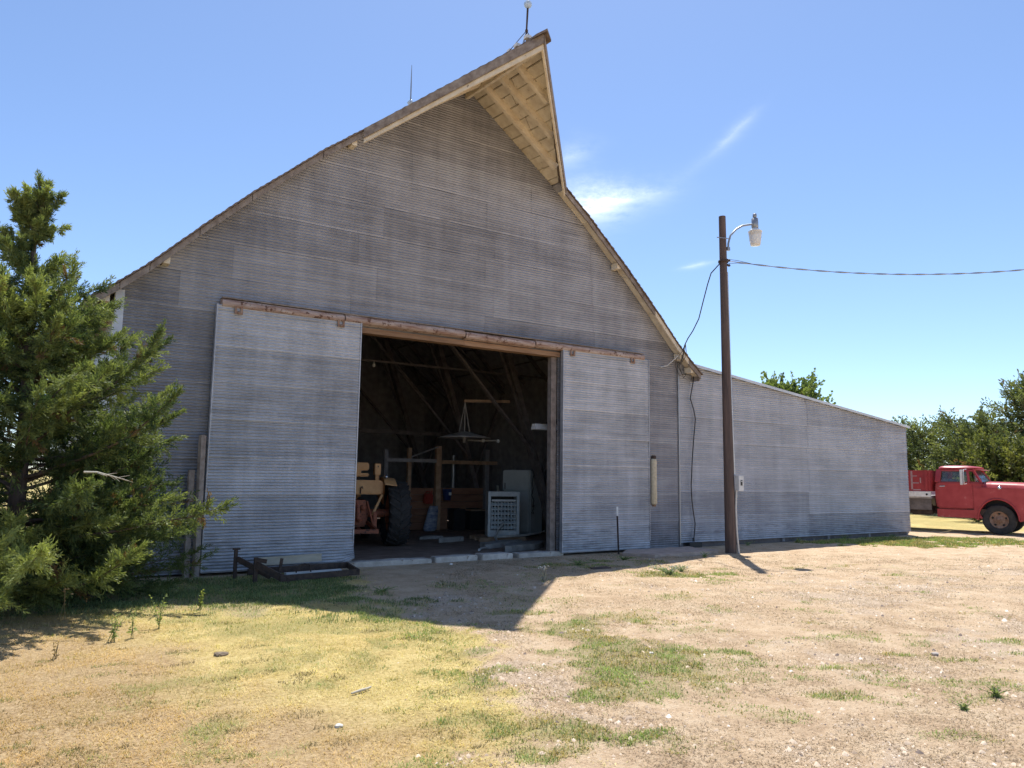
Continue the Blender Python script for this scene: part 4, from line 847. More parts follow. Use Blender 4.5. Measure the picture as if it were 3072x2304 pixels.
# ------------------------------------------------------------------ tractor, seen from behind
trac = tag(empty('tractor', (-6.74, 3.55, -.005)), 'faded orange farm tractor seen from behind, half hidden by left door', 'tractor')
trac.rotation_euler = (0, 0, math.radians(-14))     # local +Y is forward
def tb(*a): return MB().box(*a)
def tractor_wheel(x, y, R, wd, r, n):
    M0 = Matrix.Translation((x, y, R)) @ Matrix.Rotation(PI/2, 4, 'Y'); ty = MB().lathe(tyre_prof(R-.035, r, wd*.94), 40, M0, closed=True).build('wheel', M['tyre'], trac)
    MB().lathe([(r+.015, -wd*.3), (r-.02, -wd*.25), (r-.03, 0), (.2, .03), (.1, .06), (.0, .06)], 24, M0).build('rim', M['tractor_orange'], ty)
    lug = None
    for j in range(n):
        for sd in (-1, 1):
            if lug is None or True:
                key = sd
            if (j == 0):
                l_ = MB(); ang = .26
                for i0, i1 in ((0, 1),):
                    a0, a1 = 0., ang; w0, w1 = .01*sd, wd*.5*sd; rr_ = R; hb = R-.05; th = .055
                    P_ = lambda a_, x_, rad: (x_, rad*math.sin(a_), rad*math.cos(a_))
                    l_.hexa([P_(a0-th, w0, hb), P_(a0+th, w0, hb), P_(a1+th, w1, hb-.05), P_(a1-th, w1, hb-.05), P_(a0-th*.7, w0, rr_), P_(a0+th*.7, w0, rr_), P_(a1+th*.7, w1, rr_-.03), P_(a1-th*.7, w1, rr_-.03)])
                lo = l_.build('tread_lug', M['tyre'], ty); lo.location = (x, y, R)
                if sd == -1: lug_a = lo
                else: lug_b = lo
                if sd == 1: lo.rotation_euler = (PI/n, 0, 0)
            else: linkcopy(lug_a if sd == -1 else lug_b, loc=(x, y, R), rot=(2*PI*j/n+(PI/n if sd == 1 else 0), 0, 0))
    return ty
for s_ in (-1, 1): tractor_wheel(s_*.90, 0, .745, .50, .50, 22)
for s_ in (-1, 1):
    M0 = Matrix.Translation((s_*.55, 2.15, .36)) @ Matrix.Rotation(PI/2, 4, 'Y'); fw_ = MB().lathe(tyre_prof(.36, .2, .17), 28, M0, closed=True).build('front_wheel', M['tyre'], trac); MB().lathe([(.21, -.05), (.19, 0), (.08, .03), (0, .03)], 18, M0).build('rim', M['tractor_orange'], fw_)
MB().tube([(-.82, 0, .745), (.82, 0, .745)], .095, 12).build('rear_axle', M['tractor_orange'], trac); MB().tube([(-.5, 2.15, .38), (.5, 2.15, .38)], .05, 8).build('front_axle', M['tractor_orange'], trac)
MB().box(-.22, .22, -.30, .55, .45, 1.05).build('gearbox', M['tractor_orange'], trac, bevel=.05); MB().box(-.18, .18, .55, 2.35, .55, 1.0).build('engine', M['tractor_orange'], trac, bevel=.04); MB().box(-.24, .24, .9, 2.45, 1.02, 1.42).build('hood', M['tractor_yellow'], trac, bevel=.07)
MB().prism([(-.55, 1.18), (-.56, 1.44), (-.50, 1.50), (.50, 1.50), (.56, 1.44), (.55, 1.18)], -.34, .12).build('rear_deck', M['tractor_yellow'], trac, bevel=.025)
for s_ in (-1, 1):
    fp = []
    for t_ in np.linspace(-.62, 1.0, 9): fp.append((.80*math.sin(t_), .745+.86*math.cos(t_)-.02))
    f_ = MB(); yy = [(p[0]-0, p[1]) for p in fp]
    vs = [(s_*.56, a_, b_) for a_, b_ in yy]+[(s_*.84, a_, b_-.035) for a_, b_ in yy]; vs += [(x_, a_, b_-.02) for x_, a_, b_ in vs]; n = len(yy)
    f_.add(vs, [(i, i+1, n+i+1, n+i) for i in range(n-1)]+[(2*n+i, 3*n+i, 3*n+i+1, 2*n+i+1) for i in range(n-1)]+[(i, 2*n+i, 2*n+i+1, i+1) for i in range(n-1)]+[(n+i, n+i+1, 3*n+i+1, 3*n+i) for i in range(n-1)]+[(0, n, 3*n, 2*n), (n-1, 3*n-1, 4*n-1, 2*n-1)], False)
    fe = f_.build('fender', M['tractor_yellow'], trac)
    f_ = MB(); pts = [(s_*.555, a_, b_-.01) for a_, b_ in yy]+[(s_*.555, .45, 1.1), (s_*.555, -.32, .95)]; f_.add(pts+[(x_+s_*.012, a_, b_) for x_, a_, b_ in pts], [tuple(range(len(pts))), tuple(range(2*len(pts)-1, len(pts)-1, -1))]); f_.build('fender_side', M['tractor_yellow'], fe)
    MB().beam((s_*.52, -.36, 1.18), (s_*.30, -.42, .72), .04, .05).build('deck_brace', M['tractor_yellow'], trac)
    MB().lathe([(0, .05), (.045, .045), (.055, 0), (.04, -.05), (0, -.06)], 14, Matrix.Translation((s_*.60, -.36, 1.58)) @ Matrix.Rotation(PI/2, 4, 'X')).build('work_lamp', M['chrome'], trac)
    lk = MB(); lk.beam((s_*.22, -.25, .55), (s_*.34, -1.0, .40), .05, .08); lk.build('lift_arm', M['tractor_orange'], trac)
    MB().beam((s_*.20, -.25, 1.02), (s_*.30, -.62, .50), .035, .035).build('lift_rod', M['tractor_orange'], trac)
    MB().box(s_*.36-.04, s_*.36+.04, -.5, -.3, .42, .80).build('drop_box', M['tractor_orange'], trac, bevel=.01)
MB().beam((-.36, -.98, .40), (.36, -.98, .40), .09, .09).build('drawbar', M['tractor_orange'], trac); MB().beam((0, -.2, .42), (0, -.95, .40), .09, .04).build('hitch_bar', M['tractor_orange'], trac); MB().beam((0, -.30, 1.0), (0, -.44, .62), .06, .06).build('top_link', M['tractor_orange'], trac)
for x_, z_ in ((-.12, .95), (.10, .88), (.02, .62)): MB().lathe([(0, -.05), (.06, -.05), (.06, .05), (0, .05)], 10, Matrix.Translation((x_, -.34, z_)) @ Matrix.Rotation(PI/2, 4, 'X')).build('hydraulic_cap', M['tractor_orange'], trac)
MB().tube([(.03, -.355, 1.20), (.03, -.37, 1.32), (.06, -.37, 1.36), (.08, -.37, 1.31)], .013, 6).build('hook', M['steel_rust'], trac)
seat = MB().box(-.26, .26, -.12, .30, 1.58, 1.66).build('seat', M['tractor_yellow'], trac, bevel=.03); MB().box(-.24, .24, -.14, -.08, 1.72, 1.90).build('seat_back', M['tractor_yellow'], seat, bevel=.025); MB().box(-.06, .06, -.15, -.09, 1.60, 1.78).build('seat_spring', M['tractor_yellow'], seat); MB().box(-.05, .05, .02, .16, 1.49, 1.60).build('seat_post', M['steel_rust'], seat)
ct = MB().box(.36, .50, -.22, .02, 1.62, 1.88).build('tool_box', M['tractor_yellow'], trac, bevel=.012); MB().box(.39, .47, -.16, -.04, 1.49, 1.62).build('tool_box_foot', M['tractor_yellow'], ct); MB().prism([(.42, 1.80), (.455, 1.80), (.44, 1.84)], -.2245, -.2215).build('decal', M['black'], ct)
MB().lathe([(.19, -.012), (.205, 0), (.19, .012), (.175, 0)], 20, Matrix.Translation((0, .75, 1.78)) @ Matrix.Rotation(-.5, 4, 'X'), closed=True).build('steering_wheel', M['black'], trac); MB().tube([(0, .95, 1.35), (0, .75, 1.78)], .02, 6).build('steering_column', M['steel_rust'], trac)

# ------------------------------------------------------------------ unit heater on its pallet, fridge, hose
pal = tag(empty('pallet', (-2.88, 3.55, 0), math.radians(-14)), 'low wooden pallet under the grey heater', 'pallet')
for y in (-.42, 0, .42): MB().box(-.62, .62, y-.04, y+.04, .0, .085).build('runner', M['wood_post'], pal)
for i in range(6): MB().box(-.60+.205*i, -.45+.205*i, -.5, .5, .087, .107).build('deck_board', M['wood_post'], pal)
ht = tag(empty('unit_heater', (-2.78, 3.50, .107), math.radians(-24)), 'grey louvred unit heater standing on a pallet in the doorway', 'heater')
hw_, hh = .37, 1.13
for x in (-1, 1): MB().box(x*hw_-.035, x*hw_+.035, -.28, .28, 0, hh).build('side_panel', M['heater'], ht, bevel=.008)
MB().box(-.332, .332, -.28, .28, 0, .16).build('bottom_panel', M['heater'], ht); MB().box(-.332, .332, -.28, .28, hh-.12, hh).build('top_panel', M['heater'], ht)
MB().box(-.333, .333, .24, .275, .16, hh-.12).build('back_panel', M['heater_dark'], ht)
MB().box(-.31, .31, -.27, -.20, hh-.25, hh-.20).build('tube_light', M['white_paint'], ht, bevel=.01)
for j in range(8): MB().box(-.295+.084*j-.012, -.295+.084*j+.012, -.24, -.05, .17, hh-.27).build('heat_tube', M['heater'], ht)
for i in range(6):
    z = .20+.115*i; MB().hexa([(-.33, -.27, z), (.33, -.27, z), (.33, -.16, z+.05), (-.33, -.16, z+.05), (-.33, -.27, z+.02), (.33, -.27, z+.02), (.33, -.16, z+.07), (-.33, -.16, z+.07)]).build('louvre', M['heater'], ht)
MB().box(.13, .33, -.290, -.2815, .05, .11).build('name_plate', M['white_paint'], ht); MB().box(.17, .29, -.2935, -.2905, .07, .09).build('plate_lettering', M['heater'], ht)
fg = tag(empty('refrigerator', (-1.42, 4.6, 0), math.radians(-62)), 'tall grey-green old refrigerator behind the heater', 'refrigerator')
MB().box(-.42, .42, -.30, .46, .04, 1.80).build('cabinet', M['fridge'], fg, bevel=.03); MB().box(-.42, .42, -.37, -.305, .12, 1.22).build('fridge_door', M['fridge'], fg, bevel=.02); MB().box(-.42, .42, -.37, -.305, 1.24, 1.79).build('freezer_door', M['fridge'], fg, bevel=.02); MB().box(-.35, .35, -.28, .38, 0, .05).build('base', M['heater_dark'], fg)
for z0, z1 in ((1.02, 1.18), (1.28, 1.44)): MB().box(-.34, -.31, -.41, -.371, z0, z1).build('door_handle', M['chrome'], fg)
crd = tag(MB().tube([(0, 0, 1.79), (.03, -.03, 1.81), (.05, -.05, 1.7), (0, -.06, 1.45), (.03, -.06, 1.3), (-.02, -.07, 1.12), (.05, -.07, .98), (.02, -.07, .80), (.06, -.07, .86), (.01, -.08, .70), (.05, -.08, .62), (-.03, -.08, .66)], .012, 6).build('power_cord', M['cable'], None, (-1.52, 4.02, 0)), 'knotted black power cord hanging down the refrigerator', 'cord')
hs = [(-2.9, 3.25, .45), (-3.15, 3.1, .30), (-3.35, 2.9, .12), (-3.5, 2.55, .03), (-3.75, 2.2, .02), (-4.2, 1.85, .02), (-4.55, 1.6, .02), (-4.75, 1.35, .02)]
tag(MB().tube([Vector(p)-Vector((-3.7, 2.3, 0)) for p in hs], .028, 8).build('pale_hose', M['hose'], None, (-3.7, 2.3, 0)), 'pale flexible hose curling from the heater onto the floor', 'hose')
hs = [(-3.35, 2.95, .13), (-2.9, 2.9, .145), (-2.4, 2.98, .15), (-1.9, 3.15, .17), (-1.5, 3.4, .20)]
tag(MB().tube([Vector(p)-Vector((-2.5, 3, .12)) for p in hs], [.025, .03, .03, .025, .015], 8).build('pale_pipe', M['hose'], None, (-2.5, 3, .12)), 'long pale curved pipe lying across the pallet front', 'pipe')
tag(slab([(-4.6, 3.5), (-3.75, 3.75), (-3.7, 3.95), (-4.5, 3.72)], -.02, .10, 81, 'concrete_chunk', .02), 'narrow concrete chunk on the barn floor left of the pallet', 'concrete')
tag(slab([(-4.6, 4.5), (-3.9, 4.6), (-3.8, 4.95), (-4.5, 4.8)], -.02, .06, 82, 'concrete_chunk', .03), 'flat concrete chunk deeper in the barn behind the narrow one', 'concrete')
tag(slab([(-4.35, .9), (-3.2, 1.25), (-2.7, 1.75), (-3.1, 1.9), (-4.1, 1.4)], -.02, .12, 83, 'concrete_chunk', .04), 'broad broken concrete slab just inside the doorway', 'concrete')
tag(slab([(-4.35, 1.75), (-3.5, 2.0), (-2.9, 2.35), (-3.3, 2.55), (-4.2, 2.2)], -.02, .10, 84, 'concrete_chunk', .04), 'second broken concrete slab, behind the broad one by the pallet', 'concrete')

# ------------------------------------------------------------------ stall partition and stored things at the back
stl = tag(empty('stall_partition', (-2.5, 7.3, 0)), 'wooden stall partition of posts, rails and red-brown planks in barn', 'partition'); sx = lambda x: x+2.5
for x, w_, h_, mt in ((-4.38, .12, 2.35, 'wood_dark'), (-3.63, .11, 2.42, 'wood_post'), (-2.66, .17, 2.50, 'wood_post'), (-.95, .14, 2.44, 'wood_dark')): MB().box(sx(x)-w_/2, sx(x)+w_/2, -.06, .06, 0, h_).build('post', M[mt], stl)
MB().box(sx(-2.57), sx(-.6), -.09, -.062, 1.97, 2.08).build('rail', M['wood_post'], stl); MB().box(sx(-4.4), sx(-2.76), -.09, -.062, 2.00, 2.10).build('rail', M['wood_dark'], stl); MB().beam((sx(-3.6), -.08, 2.15), (sx(-2.7), -.08, 2.48), .03, .04).build('rail', M['wood_dark'], stl)
for xa, xb in ((-3.60, -2.76), (-2.56, -1.0)):
    for i in range(6):
        if xa > -2.7 and i < 3: continue
        MB().box(sx(xa), sx(xb), .062+.004*(i % 2), .09+.004*(i % 2), .02+.205*i, .215+.205*i).build('plank', M['wood_red'], stl)
for xa, xb in ((-2.56, -2.30), (-1.86, -1.66)): MB().box(sx(xa), sx(xb), .0, .03, .02, .63).build('leg_plank', M['wood_red'], stl)
tag(MB().box(-.5, .5, -.25, .25, .56, .60).build('shelf_board', M['wood_post'], None, (-1.2, 7.15, 0)), 'small wooden bench top beside the red-brown planks', 'bench')
tag(MB().box(-.48, .48, -.2, .24, 0, .555).build('dark_crate', M['heater_dark'], None, (-1.2, 7.16, 0), bevel=.01), 'dark crate under the small bench at the stall', 'crate')
tag(MB().box(-.2, .2, -.18, .18, 0, .62).build('dark_bin', M['heater_dark'], None, (-2.08, 7.10, 0), bevel=.015), 'narrow dark bin standing in the plank partition', 'bin')
bk = tag(empty('blue_bucket', (-2.40, 7.17, .88)), 'blue plastic bucket hung on the stall post', 'bucket'); MB().lathe([(0, 0), (.11, 0), (.14, .30), (.15, .31), (.15, .33), (.135, .33), (.105, .02), (0, .02)], 18).build('pail', M['blue_plastic'], bk); MB().tube([(-.145, 0, .31), (-.1, -.02, .40), (0, -.03, .44), (.1, -.02, .40), (.145, 0, .31)], .006, 5).build('bail', M['steel_grey'], bk)
MB().box(-.02, .06, -.16, -.145, .15, .24).build('sticker', M['white_paint'], bk)
rc = tag(empty('red_can', (-3.05, 7.14, .78)), 'red plastic fuel can hung on the stall planks', 'can'); MB().box(-.13, .13, -.09, .09, 0, .30).build('body', M['red_plastic'], rc, bevel=.03); MB().tube([(-.08, 0, .29), (-.07, 0, .36), (.05, 0, .36), (.06, 0, .29)], .018, 6).build('handle', M['red_plastic'], rc); MB().tube([(.09, 0, .29), (.12, 0, .38)], .02, 6).build('spout', M['red_plastic'], rc)
bgm = MB(); rg = []
for i, (z, w_, d_) in enumerate(((0, .17, .10), (.06, .22, .13), (.3, .20, .11), (.55, .17, .09), (.66, .15, .05), (.72, .14, .02))): rg.append([((w_)*math.cos(a_)+z*.25, d_*math.sin(a_)+z*.15, z) for a_ in np.linspace(0, 2*PI, 14, endpoint=False)])
for i in range(5): bgm.add(rg[i]+rg[i+1], [(j, (j+1) % 14, 14+(j+1) % 14, 14+j) for j in range(14)], True)
bgm.add(rg[0], [tuple(range(13, -1, -1))]); bgm.add(rg[-1], [tuple(range(14))])
tag(bgm.build('feed_bag', M['bag'], None, (-3.05, 7.0, 0)), 'white and blue feed bag leaning on the stall post', 'bag')
tag(MB().beam((0, 0, 0), (-.10, .25, 1.35), .09, .03).build('leaning_plank', M['wood_pale'], None, (-1.35, 5.6, 0)), 'short pale plank leaning upright just left of the refrigerator', 'plank')
# hanging dish lamp on its boom
lm = tag(empty('dish_lamp', (-3.55, 4.2, 2.62)), 'wide dish lamp hanging from a wooden boom inside the barn', 'lamp')
MB().lathe([(.0, .165), (.10, .155), (.30, .10), (.62, .02), (.70, -.005), (.70, -.015), (.6, .0), (.28, .08), (0, .14)], 36).build('shade', M['enamel'], lm)
for a_ in (0, 2.1, 4.2): MB().tube([(.16*math.cos(a_), .16*math.sin(a_), .14), (0, 0, .93)], .012, 6).build('hanger_rod', M['enamel'], lm)
MB().lathe([(0, .14), (.05, .12), (.05, -.02), (.035, -.06), (.035, -.13), (0, -.14)], 12).build('lamp_holder', M['enamel'], lm)
MB().beam((-.03, 0, .97), (1.40, .0, 1.04), .06, .07).build('boom', M['wood_post'], lm)
MB().tube([(.1, 0, -.06), (.55, -.05, -.07), (1.02, -.05, -.04)], .022, 6).build('bulb_bar', M['enamel'], lm)
for x in (.55, 1.02): MB().lathe([(0, -.055), (.035, -.04), (.05, 0), (.03, .04), (0, .05)], 12, Matrix.Translation((x, -.05, -.055))).build('bulb', M['white_paint'], lm)
stp = tag(empty('strip_light', (-3.25, .75, 2.68)), 'white strip light fixture beside the right jamb inside the barn', 'light'); MB().prism([(-.11, .0), (.11, .0), (.06, .13), (-.06, .13)], -.5, .55, 'yz').build('housing', M['white_paint'], stp, bevel=.006)
for x in (-.3, .35): MB().box(x-.02, x+.02, -.60, -.03, .131, .16).build('bracket', M['steel_rust'], stp)
tag(MB().lathe([(0, -.05), (.03, -.04), (.045, 0), (.025, .045), (.02, .09), (0, .09)], 12).build('bare_bulb', M['white_paint'], None, (-5.72, 5.245, 4.46)), 'bare white bulb under the tie beam in the dark barn', 'bulb')
tag(MB().tube([(0, 0, 1.05), (.01, 0, .5), (0, 0, 0)], [.05, .07, .06], 10).build('stove_pipe', M['steel_grey'], None, (-2.0, 7.55, 1.2)), 'length of grey pipe hanging behind the stall rail', 'pipe')

# ------------------------------------------------------------------ grass, gravel and weeds
def blades(n, s0, s1, t0, t1, seed, keep, hgt, wid, colf, lie):
    g = np.random.default_rng(seed); t = t0+(t1-t0)*g.random(n)**1.35; half_w = .72*t
    s = np.clip(s0, -half_w, half_w)+(np.clip(s1, -half_w, half_w)-np.clip(s0, -half_w, half_w))*g.random(n)
    x = CX+s*_c+t*_s; y = -CD-s*_s+t*_c
    la, gr_, so_, gv, tw_ = masks(x, y); pr = keep(la, gr_, so_, gv, x, y, t, g); ok = g.random(n) < pr
    ok &= (y < -.18) | (x > 10.3)
    x, y, t, la, gr_, tw_ = x[ok], y[ok], t[ok], la[ok], gr_[ok], tw_[ok]; n = len(x); z = gz(x, y)-.004
    az = g.random(n)*2*PI; ti = lie(n, g, gr_); h = hgt(n, g, gr_)*(1+.02*t); wd = wid*(.6+.055*t)*g.uniform(.7, 1.3, n)
    d = np.stack([np.cos(az)*np.sin(ti), np.sin(az)*np.sin(ti), np.cos(ti)], 1); sd = np.stack([-np.sin(az), np.cos(az), np.zeros(n)], 1)
    b = np.stack([x, y, z], 1); mid = b+d*(h*.55)[:, None]; d2 = d.copy(); d2[:, 2] -= .35; tip = mid+d2*(h*.45)[:, None]; tip[:, 2] = np.maximum(tip[:, 2], z+.003)
    V = np.stack([b-sd*wd[:, None], b+sd*wd[:, None], mid+sd*wd[:, None]*.8, mid-sd*wd[:, None]*.8, tip], 1).reshape(-1, 3); k = np.arange(n)*5
    F = np.concatenate([np.stack([k, k+1, k+2], 1), np.stack([k, k+2, k+3], 1), np.stack([k+3, k+2, k+4], 1)]); col = colf(n, g, la, gr_, tw_, x, y)
    return V, F, np.repeat(col, 5, 0)
def mixcol(a, b, f): f = np.asarray(f)[:, None]; return np.array(a)*(1-f)+np.array(b)*f
def straw_c(n, g, la, gr_, tw_, x, y):
    c = mixcol((.44, .36, .13), (.80, .69, .36), g.random(n)); c = c*(1-tw_[:, None]*.75)+mixcol((.36, .23, .10), (.66, .47, .25), g.random(n))*tw_[:, None]*.75
    v = fbm(x-4, y+8, 2.4, 4); c = c*(1+1.1*(v-.5))[:, None]; o_ = smooth(.5, .68, fbm(x+21, y, 1.2, 3))[:, None]*.5; c = c*(1-o_)+c*np.array([.98, .84, .62])*o_
    k = (g.random(n) < gr_*.5); c[k] = mixcol((.20, .22, .055), (.40, .38, .11), g.random(k.sum())); return c
def green_c(n, g, la, gr_, tw_, x, y):
    c = mixcol((.13, .185, .05), (.34, .40, .13), g.random(n)); v = fbm(x+2, y-6, 3.4, 4); c = c*(1+1.6*(v-.5))[:, None]; k = g.random(n) < np.clip(.15+2.6*(.55-v), .08, .85); c[k] = mixcol((.40, .30, .12), (.6, .5, .25), g.random(k.sum())); return c
V, F, c_ = blades(210000, -9, 1.2, 3.7, 13.5, 1, lambda la, gr_, so_, gv, x, y, t, g: la*(.25+.75*smooth(.30, .62, fbm(x, y, 2.6, 3)))*(1-.3*gr_), lambda n, g, gr_: g.uniform(.02, .055, n), .0022, straw_c, lambda n, g, gr_: g.uniform(.6, 1.45, n))
npmesh('dry_grass', V, F, M['grass'], None, col=c_)['kind'] = 'stuff'
KG = lambda la, gr_, so_, gv, x, y, t, g: np.clip(gr_*1.15-.1, 0, 1)*(.12+.88*smooth(.40, .58, fbm(x, y, 5.5, 3)))
V, F, c_ = blades(330000, -1.2, 7, 3.8, 15.5, 12, KG, lambda n, g, gr_: g.uniform(.014, .04, n)*(.55+.75*gr_), .0036, green_c, lambda n, g, gr_: g.uniform(.3, 1.4, n))
V2, F2, c2 = blades(240000, -9, -.6, 8.6, 14.5, 15, lambda la, gr_, so_, gv, x, y, t, g: smooth(.3, .8, gr_)*smooth(8.7, 10.3, t+2.2*(fbm(x+7, y, 1.3, 4)-.5))*(.15+.85*smooth(.38, .6, fbm(x, y, 2.6, 4)))*.8, lambda n, g, gr_: g.uniform(.02, .055, n), .0035, lambda n, g, la, gr_, tw_, x, y: mixcol((.10, .145, .055), (.30, .34, .15), g.random(n))*(1+.9*(fbm(x, y, 2., 3)-.5))[:, None], lambda n, g, gr_: g.uniform(.1, 1.0, n))  # strip blades: duller, bluer green, the shaded look put into their colour
V3, F3, c3 = blades(160000, 6.5, 17, 18, 25.5, 16, lambda la, gr_, so_, gv, x, y, t, g: np.clip(gr_*1.2-.15, 0, 1)*(y < -.2), lambda n, g, gr_: g.uniform(.03, .07, n), .004, green_c, lambda n, g, gr_: g.uniform(.2, 1.1, n))
F = np.concatenate([F, F2+len(V), F3+len(V)+len(V2)]); V = np.concatenate([V, V2, V3]); c_ = np.concatenate([c_, c2, c3])
npmesh('yard_grass', V, F, M['grass'], None, col=c_)['kind'] = 'stuff'
V, F, c_ = blades(380000, -10, 15, 3.7, 26, 2, lambda la, gr_, so_, gv, x, y, t, g: np.clip(gr_*1.05-.12, 0, 1)**1.3*np.where(la > .5, .5, .8), lambda n, g, gr_: g.uniform(.014, .042, n)*(.55+.75*gr_), .0026, green_c, lambda n, g, gr_: g.uniform(.3, 1.35, n))
npmesh('green_grass', V, F, M['grass'], None, col=c_)['kind'] = 'stuff'
def litter_c(n, g, la, gr_, tw_, x, y): return mixcol((.15, .10, .065), (.58, .45, .30), g.random(n)**1.7)
V, F, c_ = blades(330000, -1, 11, 3.7, 17, 3, lambda la, gr_, so_, gv, x, y, t, g: (1-la)*(1-so_)*(.12+.88*smooth(.44, .62, fbm(x+3, y, 1.9, 4)+.07*smooth(8, 5, t)))*.95, lambda n, g, gr_: g.uniform(.012, .045, n), .0022, litter_c, lambda n, g, gr_: g.uniform(.9, 1.5, n))
npmesh('dead_grass_litter', V, F, M['grass'], None, col=c_)['kind'] = 'stuff'
# pebbles
g = np.random.default_rng(9); n = 60000; t = 3.7+18*g.random(n)**1.5; s = -1.2+(.74*t+1.2)*g.random(n); x = CX+s*_c+t*_s; y = -CD-s*_s+t*_c
la, gr_, so_, gv, tw_ = masks(x, y); ok = (g.random(n) < (.12+.88*gv)*(1-la*.93)*(1-.6*gr_)) & (y < -.3)
x, y, t = x[ok], y[ok], t[ok]; n = len(x); r = np.clip(.0075*np.exp(g.normal(0, .55, n)), .003, .034)*(1+.03*t); z = gz(x, y)
base = np.array([(1, 0, 0), (.3, .95, 0), (-.8, .6, 0), (-.8, -.6, 0), (.3, -.95, 0), (.25, .1, .7), (-.3, -.1, .62)]); th = g.random(n)*2*PI
bx_ = base[None]*(1+g.normal(0, .18, (n, 7, 3))); X = bx_[:, :, 0]*np.cos(th)[:, None]-bx_[:, :, 1]*np.sin(th)[:, None]; Y = (bx_[:, :, 0]*np.sin(th)[:, None]+bx_[:, :, 1]*np.cos(th)[:, None])*g.uniform(.6, 1, n)[:, None]
V = np.stack([x[:, None]+X*r[:, None], y[:, None]+Y*r[:, None], z[:, None]-.15*r[:, None]+bx_[:, :, 2]*r[:, None]], 2).reshape(-1, 3)
tf = np.array([(0, 1, 5), (1, 2, 6), (1, 6, 5), (2, 3, 6), (3, 4, 6), (4, 0, 5), (4, 5, 6)]); F = (np.arange(n)*7)[:, None, None]+tf[None]
c = mixcol((.32, .235, .165), (.66, .53, .40), g.random(n)); wh = g.random(n) < .025; c[wh] = (.74, .68, .60); dk = g.random(n) < .08; c[dk] = (.17, .13, .11)
npmesh('gravel', V, F.reshape(-1, 3), M['pebble'], None, col=np.repeat(c, 7, 0))['kind'] = 'stuff'
# a few stones and clods that stand out
def stone(xy, r, col, label, seed, name='stone', flat=.6):
    rr = random.Random(seed); bm = bmesh.new(); bmesh.ops.create_icosphere(bm, subdivisions=2, radius=1)
    for v in bm.verts: v.co = v.co*rr.uniform(.8, 1.1); v.co = Vector((v.co.x*r*1.25, v.co.y*r, v.co.z*r*flat))
    me = bpy.data.meshes.new(name); bm.to_mesh(me); bm.free(); me.materials.append(plain('stone_%d' % seed, col, .9)); o = bpy.data.objects.new(name, me); C.objects.link(o)
    o.location = (*xy, float(gz(*xy))+r*flat*.55); tag(o, label, 'stone' if name == 'stone' else 'clod')
stone((-11.52, -8.11), .024, (.66, .62, .55), 'largest white stone lying on the dry lawn', 1)
stone((-8.2, -7.6), .022, (.7, .66, .6), 'white stone in the green patch right of the lawn', 3)
stone((-5.85, -9.05), .035, (.42, .36, .31), 'grey-brown stone in the gravel at the right', 4)
stone((-11.73, -5.69), .055, (.20, .15, .10), 'dark brown clod in the middle of the dry lawn', 5, 'clod', .42)
stone((-6.5, .0-.55), .03, (.78, .74, .68), 'small white stone just before the door sill', 6)
tag(MB().tube([(-.10, 0, .012), (-.02, .015, .02), (.05, .05, .016), (.09, .07, .02)], [.008, .012, .011, .006], 7).build('bone_stick', M['wood_pale'], None, (-11.07, -7.45, float(gz(-11.07, -7.45)))), 'short bleached stick lying on the dry lawn', 'stick')
# weeds
def weed(loc, h, n, seed, label, cols, spread=.25, leafy=1.0, flower=None, lsize=.05):
    g = np.random.default_rng(seed); root = tag(empty('weed', (loc[0], loc[1], float(gz(*loc)))), label, 'weed', 'weeds in the yard'); stm = MB(); P = []; D = []; SZ = []
    for i in range(n):
        az = g.random()*2*PI; r = spread*g.uniform(.1, 1); hh_ = h*g.uniform(.6, 1); e = np.array([math.cos(az)*r, math.sin(az)*r, hh_]); m_ = e*np.array([.35, .35, .55]); b = g.normal(0, .015, 3)*[1, 1, 0]
        stm.tube([b, m_, e], [.0045, .0035, .002], 4)
        for q in np.linspace(.12, 1, max(3, int(hh_/.028*leafy))):
            pp = (m_*q*2 if q < .5 else m_+(e-m_)*(q-.5)*2); dd = g.normal(0, 1, 3); dd[2] = abs(dd[2])*.6+.1; P.append(pp); D.append(dd/np.linalg.norm(dd)); SZ.append(lsize*g.uniform(.6, 1.2)*(1.15-.5*q))
    stm.build('stem', plain('weed_stem_%d' % seed, tuple(.7*c for c in cols[0]), .7), root)
    P = np.array(P); D = np.array(D); SZ = np.array(SZ); n = len(P); sd = np.cross(D, g.normal(0, 1, (n, 3))); sd /= np.linalg.norm(sd, axis=1)[:, None]
    V = np.stack([P, P+D*(SZ*.5)[:, None]+sd*(SZ*.2)[:, None], P+D*SZ[:, None]-np.array([0, 0, .2])*SZ[:, None], P+D*(SZ*.5)[:, None]-sd*(SZ*.2)[:, None]], 1).reshape(-1, 3)
    c = mixcol(cols[0], cols[1], g.random(n)); lf = npmesh('leaves', V, np.arange(n*4).reshape(-1, 4), M['grass'], root, col=np.repeat(c, 4, 0)); lf['kind'] = 'stuff'
    if flower:
        fl = MB()
        for i in range(flower[1]): a_ = g.random()*2*PI; rr_ = spread*g.random(); fl.lathe([(0, -.01), (flower[2], 0), (0, .012)], 6, Matrix.Translation((rr_*math.cos(a_), rr_*math.sin(a_), h*g.uniform(.65, 1))))
        fl.build('flower_heads', plain('flower_%d' % seed, flower[0], .8), root)['kind'] = 'stuff'
GC = ((.20, .27, .08), (.42, .48, .18)); BC = ((.24, .31, .13), (.5, .55, .3)); DC = ((.30, .21, .09), (.48, .36, .17))
weed((-6.28, -3.18), .26, 7, 1, 'pale grey-leaved weed at the sunny edge of the barn shadow', ((.34, .33, .25), (.55, .52, .42)), .10, 1.2, ((.62, .60, .52), 16, .018))
weed((-12.85, -3.30), .42, 2, 2, 'tall bent seed-headed weed at left before the cedar', DC, .10, .8, ((.42, .30, .15), 4, .02), .03)
